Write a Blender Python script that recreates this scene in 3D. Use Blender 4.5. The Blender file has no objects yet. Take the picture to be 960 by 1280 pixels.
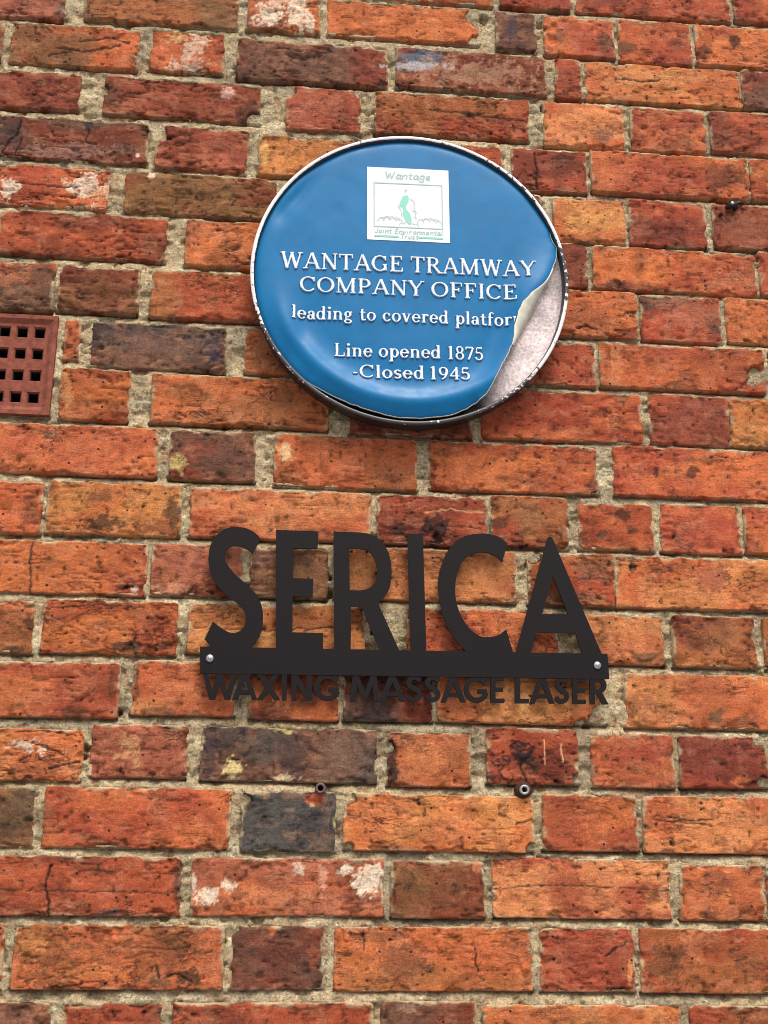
import bpy, math, random
import numpy as np
from mathutils import Matrix, Vector
from mathutils.geometry import tessellate_polygon

scene = bpy.context.scene
# ------------------------------------------------------------------ camera
F_PX, PITCH, YAW, ROLL = 1500.0, math.radians(16.75), math.radians(4.82), math.radians(0.66)
CAM = np.array([0.0, -1.483, 1.65])
_F = np.array([math.sin(YAW) * math.cos(PITCH), math.cos(YAW) * math.cos(PITCH), math.sin(PITCH)])
_R0 = np.array([math.cos(YAW), -math.sin(YAW), 0.0])
_U0 = np.cross(_R0, _F)
_R = _R0 * math.cos(ROLL) + _U0 * math.sin(ROLL)
_U = -_R0 * math.sin(ROLL) + _U0 * math.cos(ROLL)
cd = bpy.data.cameras.new('camera')
cam = bpy.data.objects.new('camera', cd)
scene.collection.objects.link(cam)
cam.matrix_world = Matrix(((_R[0], _U[0], -_F[0], CAM[0]), (_R[1], _U[1], -_F[1], CAM[1]),
                           (_R[2], _U[2], -_F[2], CAM[2]), (0, 0, 0, 1)))
cd.sensor_fit = 'VERTICAL'
cd.sensor_height = 24.0
cd.lens = F_PX / 1280.0 * 24.0
cd.clip_start, cd.clip_end = 0.02, 500.0
scene.camera = cam
# ------------------------------------------------------------------ sky, sun, exposure (bright overcast)
SUN_EL, SUN_AZ = math.radians(60), math.radians(14)      # azimuth from the wall normal, towards +x
world = bpy.data.worlds.new('World')
scene.world = world
world.use_nodes = True
wn = world.node_tree.nodes
sky = wn.new('ShaderNodeTexSky')
sky.sky_type = 'NISHITA'
sky.sun_disc = False
sky.sun_elevation = SUN_EL
sky.sun_rotation = math.pi - SUN_AZ
sky.air_density, sky.dust_density, sky.ozone_density = 0.8, 6.0, 0.6
wn['Background'].inputs['Strength'].default_value = 0.11
world.node_tree.links.new(sky.outputs[0], wn['Background'].inputs['Color'])
sl = bpy.data.lights.new('sun', 'SUN')
sl.energy, sl.angle, sl.color = 1.2, math.radians(28), (1.0, 0.96, 0.9)
sun = bpy.data.objects.new('sun', sl)
scene.collection.objects.link(sun)
_sd = Vector((math.sin(SUN_AZ) * math.cos(SUN_EL), -math.cos(SUN_AZ) * math.cos(SUN_EL), math.sin(SUN_EL)))
sun.rotation_euler = _sd.to_track_quat('Z', 'Y').to_euler()
sun.location = (1, -3, 6)
scene.view_settings.view_transform = 'Standard'
scene.view_settings.look = 'None'
scene.view_settings.gamma = 1.0
scene.view_settings.exposure = 0.74
scene.render.engine = 'CYCLES'
scene.cycles.pixel_filter_type = 'BLACKMAN_HARRIS'
scene.cycles.filter_width = 0.9

# ------------------------------------------------------------------ helpers
rng = np.random.default_rng(7)
def unproj(x, y, plane=0.0):
    x = np.asarray(x, float); y = np.asarray(y, float)
    D = _F + ((x - 480) / F_PX)[..., None] * _R + ((640 - y) / F_PX)[..., None] * _U
    t = (plane - CAM[1]) / D[..., 1]
    return CAM[0] + t * D[..., 0], CAM[2] + t * D[..., 2]
def to_px(X, Y, Z):
    V = np.stack([X - CAM[0], Y - CAM[1], Z - CAM[2]], -1)
    w = V @ _F
    return 480 + F_PX * (V @ _R) / w, 640 - F_PX * (V @ _U) / w
def lin(c):
    c = np.asarray(c, float) / 255.0
    return np.where(c <= 0.04045, c / 12.92, ((c + 0.055) / 1.055) ** 2.4)
def sstep(a, b, x):
    t = np.clip((x - a) / (b - a), 0, 1)
    return t * t * (3 - 2 * t)
def _hash(i, j, s):
    n = (i.astype(np.int64) * 374761393 + j.astype(np.int64) * 668265263 + int(s) * 2147483647 + 12345) & 0xffffffff
    n = ((n ^ (n >> 13)) * 1274126177) & 0xffffffff
    n = ((n ^ (n >> 16)) * 2246822519) & 0xffffffff
    return ((n ^ (n >> 15)) & 0xffffff) / float(0xffffff)
def vn(x, y, s=0):
    xi, yi = np.floor(x), np.floor(y)
    fx, fy = x - xi, y - yi
    fx = fx * fx * fx * (fx * (fx * 6 - 15) + 10); fy = fy * fy * fy * (fy * (fy * 6 - 15) + 10)
    a, b = _hash(xi, yi, s), _hash(xi + 1, yi, s)
    c, d = _hash(xi, yi + 1, s), _hash(xi + 1, yi + 1, s)
    return (a * (1 - fx) + b * fx) * (1 - fy) + (c * (1 - fx) + d * fx) * fy
def fbm(x, y, s=0, o=4):
    v, a, t = 0.0, 0.5, 0.0
    for k in range(o):
        v = v + a * vn(x * 2 ** k + 17.3 * k, y * 2 ** k + 9.1 * k, s + k * 31); t += a; a *= 0.5
    return v / t
def mesh(name, V, Q=None, T=None, N=None, cols=None, smooth=True):
    me = bpy.data.meshes.new(name)
    V = np.asarray(V, float)
    polys = []
    idx, tot = [], []
    if Q is not None and len(Q):
        idx.append(np.asarray(Q).ravel()); tot.append(np.full(len(Q), 4))
    if T is not None and len(T):
        idx.append(np.asarray(T).ravel()); tot.append(np.full(len(T), 3))
    for n in (N or []):
        idx.append(np.asarray(n)); tot.append(np.array([len(n)]))
    idx = np.concatenate(idx).astype(np.int32); tot = np.concatenate(tot).astype(np.int32)
    me.vertices.add(len(V)); me.vertices.foreach_set('co', V.ravel().astype(np.float32))
    me.loops.add(len(idx)); me.loops.foreach_set('vertex_index', idx)
    me.polygons.add(len(tot))
    st = np.concatenate([[0], np.cumsum(tot)[:-1]]).astype(np.int32)
    me.polygons.foreach_set('loop_start', st); me.polygons.foreach_set('loop_total', tot)
    me.polygons.foreach_set('use_smooth', np.full(len(tot), bool(smooth)))
    if cols is not None:
        a = me.color_attributes.new('Col', 'FLOAT_COLOR', 'POINT')
        a.data.foreach_set('color', np.c_[cols, np.ones(len(cols))].ravel().astype(np.float32))
    me.update(calc_edges=True)
    me.validate()
    return me
def obj(name, me, mat=None, parent=None, loc=(0, 0, 0)):
    o = bpy.data.objects.new(name, me)
    scene.collection.objects.link(o)
    if mat is not None:
        me.materials.append(mat)
    if parent is not None:
        o.parent = parent
        p = Vector((0, 0, 0)); q = parent
        while q is not None:
            p += q.location; q = q.parent
        o.location = Vector(loc) - p
    else:
        o.location = loc
    return o
def tag(o, label=None, cat=None, group=None, kind=None):
    for k, v in (('label', label), ('category', cat), ('group', group), ('kind', kind)):
        if v: o[k] = v
    return o
def empty(name, loc):
    o = bpy.data.objects.new(name, None)
    o.empty_display_size = 0.05
    scene.collection.objects.link(o); o.location = loc
    return o
def gridq(nu, nv):
    i = np.arange(nu * nv).reshape(nv, nu)
    return np.stack([i[:-1, :-1], i[:-1, 1:], i[1:, 1:], i[1:, :-1]], -1).reshape(-1, 4)
def lathe(prof, n=160, a0=0.0, a1=2 * math.pi):
    """prof: (radius, y) pairs; turns about the y axis"""
    a = np.linspace(a0, a1, n, endpoint=False)
    P = np.array(prof)
    V = np.stack([np.outer(P[:, 0], np.cos(a)), np.repeat(P[:, 1:2], n, 1), np.outer(P[:, 0], np.sin(a))], -1).reshape(-1, 3)
    Q = []
    for k in range(len(P) - 1):
        for i in range(n):
            j = (i + 1) % n
            Q.append((k * n + i, k * n + j, (k + 1) * n + j, (k + 1) * n + i))
    return V, np.array(Q)
# ------------------------------------------------------------------ materials
def mat(name):
    m = bpy.data.materials.new(name); m.use_nodes = True
    return m, m.node_tree.nodes, m.node_tree.links, m.node_tree.nodes['Principled BSDF']
def nnode(nt, typ, **kw):
    n = nt.new(typ)
    for k, v in kw.items():
        if k in n.inputs: n.inputs[k].default_value = v
        else: setattr(n, k, v)
    return n
def ramp(nt, stops):
    r = nt.new('ShaderNodeValToRGB')
    e = r.color_ramp.elements
    e[0].position, e[0].color = stops[0][0], (*([stops[0][1]] * 3), 1)
    e[1].position, e[1].color = stops[-1][0], (*([stops[-1][1]] * 3), 1)
    for p, v in stops[1:-1]:
        q = e.new(p); q.color = (v, v, v, 1)
    return r
def mulcol(nt, lk, a, b, fac=1.0, mode='MULTIPLY'):
    m = nt.new('ShaderNodeMix'); m.data_type = 'RGBA'; m.blend_type = mode
    if hasattr(fac, 'links'): lk.new(fac, m.inputs[0])
    else: m.inputs[0].default_value = fac
    for s, v in ((6, a), (7, b)):
        if hasattr(v, 'links'): lk.new(v, m.inputs[s])
        else: m.inputs[s].default_value = (*v, 1)
    return m.outputs[2]
def offset_coords(nt, lk, stretch=(1, 1, 1)):
    tc = nt.new('ShaderNodeTexCoord'); oi = nt.new('ShaderNodeObjectInfo')
    mp = nt.new('ShaderNodeMapping'); mp.inputs['Scale'].default_value = stretch
    cb = nt.new('ShaderNodeCombineXYZ')
    ml = nt.new('ShaderNodeMath'); ml.operation = 'MULTIPLY'; ml.inputs[1].default_value = 37.0
    lk.new(oi.outputs['Random'], ml.inputs[0])
    for k in range(3): lk.new(ml.outputs[0], cb.inputs[k])
    lk.new(tc.outputs['Object'], mp.inputs['Vector']); lk.new(cb.outputs[0], mp.inputs['Location'])
    return mp.outputs[0]
def brick_material():
    m, nt, lk, b = mat('fired_brick')
    b.inputs['Roughness'].default_value = 0.88
    b.inputs['Specular IOR Level'].default_value = 0.25
    at = nt.new('ShaderNodeAttribute'); at.attribute_name = 'Col'
    v = offset_coords(nt, lk)
    vs = offset_coords(nt, lk, (0.35, 1, 1))
    n1 = nnode(nt, 'ShaderNodeTexNoise', Scale=90.0, Detail=8.0, Roughness=0.72); lk.new(v, n1.inputs['Vector'])
    n2 = nnode(nt, 'ShaderNodeTexNoise', Scale=420.0, Detail=4.0, Roughness=0.7); lk.new(v, n2.inputs['Vector'])
    n3 = nnode(nt, 'ShaderNodeTexNoise', Scale=150.0, Detail=6.0, Roughness=0.65); lk.new(vs, n3.inputs['Vector'])
    n4 = nnode(nt, 'ShaderNodeTexNoise', Scale=34.0, Detail=5.0, Roughness=0.6); lk.new(v, n4.inputs['Vector'])
    r1 = ramp(nt, [(0.30, 0.5), (0.5, 1.0), (0.70, 1.35)]); lk.new(n1.outputs[0], r1.inputs[0])
    r2 = ramp(nt, [(0.33, 0.5), (0.5, 1.0), (0.68, 1.45)]); lk.new(n2.outputs[0], r2.inputs[0])
    r3 = ramp(nt, [(0.26, 0.25), (0.36, 0.85), (0.5, 1.0), (0.75, 1.15)]); lk.new(n3.outputs[0], r3.inputs[0])
    r4 = ramp(nt, [(0.30, 0.72), (0.5, 1.0), (0.70, 1.18)]); lk.new(n4.outputs[0], r4.inputs[0])
    c = mulcol(nt, lk, at.outputs['Color'], r1.outputs[0], 0.5)
    c = mulcol(nt, lk, c, r2.outputs[0], 0.55)
    c = mulcol(nt, lk, c, r3.outputs[0], 0.55)
    c = mulcol(nt, lk, c, r4.outputs[0], 0.55)
    # small black pits, dark in colour and sunk in the bump
    vo = nnode(nt, 'ShaderNodeTexVoronoi', Scale=85.0); lk.new(v, vo.inputs['Vector'])
    sp = ramp(nt, [(0.09, 1.0), (0.15, 0.0)]); lk.new(vo.outputs['Distance'], sp.inputs[0])
    sel = nnode(nt, 'ShaderNodeMath', operation='GREATER_THAN'); sel.inputs[1].default_value = 0.80
    sx = nt.new('ShaderNodeSeparateColor'); lk.new(vo.outputs['Color'], sx.inputs[0]); lk.new(sx.outputs[0], sel.inputs[0])
    sm = nnode(nt, 'ShaderNodeMath', operation='MULTIPLY'); lk.new(sp.outputs[0], sm.inputs[0]); lk.new(sel.outputs[0], sm.inputs[1])
    c = mulcol(nt, lk, c, (0.028, 0.02, 0.017), sm.outputs[0], 'MIX')
    # hairline drying cracks and drag marks, only in patches
    vc = offset_coords(nt, lk, (0.45, 1, 1))
    n5 = nnode(nt, 'ShaderNodeTexNoise', Scale=58.0, Detail=5.0, Roughness=0.6, Distortion=1.2); lk.new(vc, n5.inputs['Vector'])
    sb = nnode(nt, 'ShaderNodeMath', operation='SUBTRACT'); lk.new(n5.outputs[0], sb.inputs[0]); sb.inputs[1].default_value = .5
    ab = nnode(nt, 'ShaderNodeMath', operation='ABSOLUTE'); lk.new(sb.outputs[0], ab.inputs[0])
    rl = ramp(nt, [(0.004, 1.0), (0.022, 0.0)]); lk.new(ab.outputs[0], rl.inputs[0])
    n6 = nnode(nt, 'ShaderNodeTexNoise', Scale=21.0, Detail=2.0); lk.new(v, n6.inputs['Vector'])
    rm = ramp(nt, [(0.56, 0.0), (0.66, 1.0)]); lk.new(n6.outputs[0], rm.inputs[0])
    ck = nnode(nt, 'ShaderNodeMath', operation='MULTIPLY'); lk.new(rl.outputs[0], ck.inputs[0]); lk.new(rm.outputs[0], ck.inputs[1])
    cf = nnode(nt, 'ShaderNodeMath', operation='MULTIPLY'); lk.new(ck.outputs[0], cf.inputs[0]); cf.inputs[1].default_value = .72
    c = mulcol(nt, lk, c, (0.05, 0.026, 0.02), cf.outputs[0], 'MIX')
    lk.new(c, b.inputs['Base Color'])
    ad = nnode(nt, 'ShaderNodeMath', operation='MULTIPLY_ADD'); lk.new(n1.outputs[0], ad.inputs[0]); ad.inputs[1].default_value = .45; lk.new(n3.outputs[0], ad.inputs[2])
    a2 = nnode(nt, 'ShaderNodeMath', operation='MULTIPLY_ADD'); lk.new(n2.outputs[0], a2.inputs[0]); a2.inputs[1].default_value = 0.7; lk.new(ad.outputs[0], a2.inputs[2])
    a3 = nnode(nt, 'ShaderNodeMath', operation='MULTIPLY_ADD'); lk.new(sm.outputs[0], a3.inputs[0]); a3.inputs[1].default_value = -0.8; lk.new(a2.outputs[0], a3.inputs[2])
    bp = nnode(nt, 'ShaderNodeBump', Strength=1.0, Distance=0.0016); a4 = nnode(nt, 'ShaderNodeMath', operation='MULTIPLY_ADD'); lk.new(ck.outputs[0], a4.inputs[0]); a4.inputs[1].default_value = -.45; lk.new(a3.outputs[0], a4.inputs[2]); lk.new(a4.outputs[0], bp.inputs['Height'])
    lk.new(bp.outputs[0], b.inputs['Normal'])
    return m
def mortar_material():
    m, nt, lk, b = mat('lime_mortar')
    b.inputs['Roughness'].default_value = 0.95
    b.inputs['Specular IOR Level'].default_value = 0.15
    at = nt.new('ShaderNodeAttribute'); at.attribute_name = 'Col'
    tc = nt.new('ShaderNodeTexCoord'); v = tc.outputs['Object']
    n1 = nnode(nt, 'ShaderNodeTexNoise', Scale=420.0, Detail=3.0, Roughness=0.7); lk.new(v, n1.inputs['Vector'])
    n2 = nnode(nt, 'ShaderNodeTexNoise', Scale=110.0, Detail=6.0, Roughness=0.7); lk.new(v, n2.inputs['Vector'])
    r1 = ramp(nt, [(0.32, 0.55), (0.5, 1.0), (0.7, 1.35)]); lk.new(n1.outputs[0], r1.inputs[0])
    r2 = ramp(nt, [(0.28, 0.6), (0.5, 1.0), (0.72, 1.2)]); lk.new(n2.outputs[0], r2.inputs[0])
    c = mulcol(nt, lk, at.outputs['Color'], r1.outputs[0], 0.85)
    c = mulcol(nt, lk, c, r2.outputs[0], 0.85)
    vo = nnode(nt, 'ShaderNodeTexVoronoi', Scale=330.0); lk.new(v, vo.inputs['Vector'])
    sx = nt.new('ShaderNodeSeparateColor'); lk.new(vo.outputs['Color'], sx.inputs[0])
    g = ramp(nt, [(0.0, 0.45), (0.16, 1.0), (0.86, 1.0), (1.0, 1.5)]); lk.new(sx.outputs[0], g.inputs[0])
    c = mulcol(nt, lk, c, g.outputs[0], 0.8)
    lk.new(c, b.inputs['Base Color'])
    ad = nnode(nt, 'ShaderNodeMath', operation='MULTIPLY_ADD'); lk.new(n2.outputs[0], ad.inputs[0]); ad.inputs[1].default_value = 2.0; lk.new(n1.outputs[0], ad.inputs[2])
    bp = nnode(nt, 'ShaderNodeBump', Strength=1.0, Distance=0.0022); lk.new(ad.outputs[0], bp.inputs['Height'])
    lk.new(bp.outputs[0], b.inputs['Normal'])
    return m
def plain(name, col, rough=0.5, metal=0.0, noise=0.0, nscale=60.0, bump=0.0, spec=0.5, stretch=(1, 1, 1), use_attr=False):
    m, nt, lk, b = mat(name)
    b.inputs['Roughness'].default_value = rough
    b.inputs['Metallic'].default_value = metal
    b.inputs['Specular IOR Level'].default_value = spec
    c = tuple(col)
    if use_attr:
        at = nt.new('ShaderNodeAttribute'); at.attribute_name = 'Col'; c = at.outputs['Color']
    tc = nt.new('ShaderNodeTexCoord'); mp = nt.new('ShaderNodeMapping'); mp.inputs['Scale'].default_value = stretch
    lk.new(tc.outputs['Object'], mp.inputs[0])
    n = nnode(nt, 'ShaderNodeTexNoise', Scale=nscale, Detail=6.0, Roughness=0.65); lk.new(mp.outputs[0], n.inputs['Vector'])
    if noise > 0:
        r = ramp(nt, [(0.3, 1 - noise), (0.7, 1 + noise)]); lk.new(n.outputs[0], r.inputs[0])
        c = mulcol(nt, lk, c, r.outputs[0], 1.0)
    if hasattr(c, 'links'): lk.new(c, b.inputs['Base Color'])
    else: b.inputs['Base Color'].default_value = (*c, 1)
    if bump > 0:
        bp = nnode(nt, 'ShaderNodeBump', Strength=1.0, Distance=bump); lk.new(n.outputs[0], bp.inputs['Height'])
        lk.new(bp.outputs[0], b.inputs['Normal'])
    return m
def rim_material():
    """white enamel, chipped through to dark metal; chips thicken towards the lower right, inner wall all dark"""
    m, nt, lk, b = mat('chipped_rim_paint')
    tc = nt.new('ShaderNodeTexCoord')
    n = nnode(nt, 'ShaderNodeTexNoise', Scale=150.0, Detail=5.0, Roughness=0.6); lk.new(tc.outputs['Object'], n.inputs['Vector'])
    n2 = nnode(nt, 'ShaderNodeTexNoise', Scale=14.0, Detail=2.0); lk.new(tc.outputs['Object'], n2.inputs['Vector'])
    ad = nnode(nt, 'ShaderNodeMath', operation='MULTIPLY_ADD'); lk.new(n2.outputs[0], ad.inputs[0]); ad.inputs[1].default_value = 0.75; lk.new(n.outputs[0], ad.inputs[2])
    at = nt.new('ShaderNodeAttribute'); at.attribute_name = 'Col'
    sx = nt.new('ShaderNodeSeparateColor'); lk.new(at.outputs['Color'], sx.inputs[0])
    a2 = nnode(nt, 'ShaderNodeMath', operation='ADD'); lk.new(ad.outputs[0], a2.inputs[0]); lk.new(sx.outputs[0], a2.inputs[1])
    r = ramp(nt, [(0.0, 0.0), (1.0, 1.0)])
    r.color_ramp.elements[0].position, r.color_ramp.elements[1].position = 0.985, 1.0
    sc = nnode(nt, 'ShaderNodeMath', operation='MULTIPLY'); lk.new(a2.outputs[0], sc.inputs[0]); sc.inputs[1].default_value = 0.93
    lk.new(sc.outputs[0], r.inputs[0])
    c = mulcol(nt, lk, (0.82, 0.82, 0.81), (0.05, 0.048, 0.05), r.outputs[0], 'MIX')
    lk.new(c, b.inputs['Base Color'])
    b.inputs['Roughness'].default_value = 0.4
    bp = nnode(nt, 'ShaderNodeBump', Strength=0.6, Distance=0.0008, invert=True); lk.new(r.outputs[0], bp.inputs['Height'])
    lk.new(bp.outputs[0], b.inputs['Normal'])
    return m
def facade_material():
    """the same brickwork far outside the modelled stretch of wall"""
    m, nt, lk, b = mat('facade_brickwork')
    b.inputs['Roughness'].default_value = 0.9
    tc = nt.new('ShaderNodeTexCoord'); mp = nt.new('ShaderNodeMapping'); mp.inputs['Rotation'].default_value = (math.radians(-90), 0, 0)
    lk.new(tc.outputs['Object'], mp.inputs[0])
    t = nt.new('ShaderNodeTexBrick'); lk.new(mp.outputs[0], t.inputs['Vector'])
    t.inputs['Color1'].default_value = (0.42, 0.115, 0.042, 1); t.inputs['Color2'].default_value = (0.24, 0.062, 0.032, 1)
    t.inputs['Mortar'].default_value = (0.3, 0.25, 0.17, 1)
    t.inputs['Scale'].default_value = 1.0; t.inputs['Brick Width'].default_value = 0.232; t.inputs['Row Height'].default_value = 0.0762
    t.inputs['Mortar Size'].default_value = 0.006; t.inputs['Mortar Smooth'].default_value = 0.3
    n = nnode(nt, 'ShaderNodeTexNoise', Scale=70.0, Detail=8.0, Roughness=0.7); lk.new(tc.outputs['Object'], n.inputs['Vector'])
    r = ramp(nt, [(0.3, 0.5), (0.7, 1.4)]); lk.new(n.outputs[0], r.inputs[0])
    lk.new(mulcol(nt, lk, t.outputs['Color'], r.outputs[0], 1.0), b.inputs['Base Color'])
    bp = nnode(nt, 'ShaderNodeBump', Strength=0.8, Distance=0.005, invert=True); lk.new(t.outputs['Fac'], bp.inputs['Height'])
    lk.new(bp.outputs[0], b.inputs['Normal'])
    return m
def pavement_material():
    m, nt, lk, b = mat('pavement_slabs')
    b.inputs['Roughness'].default_value = 0.9
    tc = nt.new('ShaderNodeTexCoord')
    n = nnode(nt, 'ShaderNodeTexNoise', Scale=30.0, Detail=8.0, Roughness=0.7); lk.new(tc.outputs['Object'], n.inputs['Vector'])
    r = ramp(nt, [(0.3, 0.16), (0.7, 0.3)]); lk.new(n.outputs[0], r.inputs[0])
    lk.new(r.outputs[0], b.inputs['Base Color'])
    return m
# ------------------------------------------------------------------ the wall: bricks measured in the photograph
GAUGE = 0.0762
CZ = 1.65 + 0.239                       # lifts the fitted wall coordinates to a 1.65 m eye height
Z_ROW0 = 1.0392 + CZ                     # centre line of course 0
PAL = {'O': (203, 92, 48), 'L': (214, 118, 66), 'R': (176, 68, 42), 'D': (138, 56, 41), 'P': (116, 68, 60), 'K': (78, 58, 54),
       'N': (170, 86, 48), 'S': (182, 88, 68), 'B': (136, 80, 54), 'G': (84, 76, 73)}
# (left, right, top, bottom, colours): pixels, top and bottom at the brick's middle
ROWS = {
 0: [(625, 712, -38, 10, 'RD'), (720, 911, -30, 20, 'RD'), (917, 1010, -22, 28, 'OR')],
 1: [(-75, 82, -30, 20, 'SD'), (107, 298, -22, 29, 'BN'), (310, 400, -12, 38, 'OS'), (409, 598, 4, 48, 'O'), (620, 670, 17, 62, 'P'), (680, 768, 22, 70, 'OR'), (774, 864, 26, 78, 'RO'), (870, 965, 32, 82, 'RO')],
 2: [(13, 173, 32, 82, 'OB'), (187, 280, 38, 89, 'RO'), (296, 484, 54, 103, 'DP'), (495, 683, 65, 113, 'DS'), (694, 726, 74, 122, 'RD'), (732, 925, 82, 128, 'LO'), (928, 1020, 89, 136, 'PD')],
 3: [(-90, 100, 87, 133, 'D'), (129, 326, 101, 148, 'D'), (358, 451, 111, 163, 'SR'), (469, 661, 119, 169, 'RN'), (680, 780, 130, 183, 'LO'), (789, 883, 137, 188, 'RO'), (888, 985, 142, 191, 'DR')],
 4: [(-8, 185, 148, 200, 'PD'), (194, 309, 160, 213, 'DS'), (323, 515, 174, 223, 'NL'), (527, 626, 181, 231, 'R'), (640, 733, 187, 238, 'RD'), (739, 935, 194, 244, 'RO'), (939, 1035, 202, 251, 'OR')],
 5: [(-60, 136, 206, 256, 'OR'), (155, 345, 219, 270, 'DB'), (360, 460, 228, 280, 'R'), (472, 676, 237, 291, 'RD'), (692, 781, 249, 302, 'LO'), (787, 883, 252, 308, 'RD'), (892, 1080, 260, 314, 'D')],
 6: [(-2, 208, 267, 321, 'RD'), (232, 330, 276, 333, 'SO'), (345, 540, 285, 340, 'R'), (560, 650, 296, 350, 'D'), (660, 734, 303, 358, 'D'), (742, 945, 312, 365, 'RO'), (950, 1050, 317, 371, 'R')],
 7: [(-40, 68, 327, 386, 'RP'), (73, 174, 334, 390, 'DB'), (188, 395, 342, 400, 'RN'), (410, 505, 352, 406, 'R'), (520, 600, 358, 412, 'D'), (612, 796, 363, 419, 'RO'), (801, 901, 371, 427, 'RP'), (908, 1010, 375, 430, 'OR')],
 8: [(80, 99, 400, 450, 'NO'), (111, 282, 405, 461, 'PK'), (306, 410, 413, 467, 'NO'), (424, 625, 420, 474, 'R'), (640, 744, 426, 480, 'RD'), (750, 955, 433, 487, 'RO'), (962, 1060, 440, 492, 'R')],
 9: [(75, 162, 461, 525, 'OR'), (189, 411, 471, 532, 'ON'), (438, 590, 482, 544, 'D'), (602, 803, 489, 550, 'RO'), (812, 912, 495, 556, 'RD'), (914, 1015, 500, 559, 'LO')],
 10: [(-16, 197, 531, 592, 'OR'), (212, 319, 539, 600, 'PD'), (343, 521, 546, 609, 'NO'), (538, 747, 555, 614, 'OR'), (767, 980, 561, 622, 'OR')],
 11: [(-55, 52, 602, 665, 'O'), (58, 226, 603, 668, 'LO'), (237, 463, 613, 674, 'LO'), (472, 608, 620, 680, 'RD'), (614, 710, 621, 683, 'RN'), (724, 816, 630, 687, 'OR'), (826, 926, 631, 691, 'RO'), (931, 1030, 634, 692, 'RO')],
 12: [(-45, 183, 676, 741, 'RO'), (189, 302, 681, 744, 'SD'), (313, 410, 684, 747, 'BP'), (418, 645, 687, 750, 'NL'), (660, 768, 692, 756, 'RN'), (770, 985, 698, 761, 'OL')],
 13: [(-70, 42, 750, 815, 'NO'), (52, 221, 751, 817, 'OR'), (235, 456, 756, 818, 'LN'), (509, 697, 762, 824, 'OR'), (728, 831, 770, 830, 'OL'), (841, 944, 771, 834, 'DN'), (955, 1060, 774, 838, 'N')],
 14: [(-85, 148, 827, 896, 'OR'), (165, 293, 826, 894, 'LO'), (312, 422, 832, 899, 'OD'), (430, 541, 838, 901, 'KD'), (547, 757, 842, 904, 'OL'), (782, 1005, 844, 911, 'LO')],
 15: [(-20, 102, 911, 976, 'LO'), (113, 234, 906, 972, 'SD'), (251, 471, 910, 977, 'KP'), (485, 588, 916, 983, 'ON'), (609, 722, 911, 980, 'RD'), (740, 842, 918, 984, 'OR'), (850, 958, 921, 985, 'DR'), (966, 1080, 925, 990, 'RO')],
 16: [(-75, 43, 984, 1058, 'BK'), (54, 288, 985, 1060, 'RO'), (302, 419, 990, 1065, 'G'), (430, 667, 994, 1064, 'LO'), (679, 797, 994, 1064, 'OR'), (805, 1035, 997, 1067, 'LO')],
 17: [(-15, 226, 1071, 1145, 'RD'), (239, 479, 1073, 1145, 'OS'), (489, 605, 1076, 1148, 'BD'), (616, 838, 1074, 1148, 'LR'), (851, 956, 1082, 1151, 'OR'), (960, 1080, 1084, 1153, 'RO')],
 18: [(-110, 3, 1157, 1237, 'RO'), (16, 279, 1157, 1237, 'NO'), (289, 404, 1158, 1238, 'DP'), (418, 665, 1159, 1239, 'NO'), (676, 793, 1161, 1240, 'RD'), (801, 1045, 1162, 1242, 'NR')],
 19: [(-60, 60, 1254, 1335, 'BP'), (77, 200, 1254, 1335, 'R'), (215, 466, 1254, 1335, 'RD'), (476, 595, 1252, 1336, 'DP'), (605, 852, 1257, 1338, 'OL'), (864, 985, 1258, 1338, 'RN')],
}
M_MORTAR = (186, 168, 132)
def TONE(c):
    g = (c @ np.array([.3, .6, .1]))[..., None]
    s = sstep(.35, .75, 1 - c.min(-1) / np.maximum(c.max(-1), 1e-4))[..., None]
    return (c * .87 + g * .13) * (1 + (np.array([.93, 1.08, .82]) - 1) * s)
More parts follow.
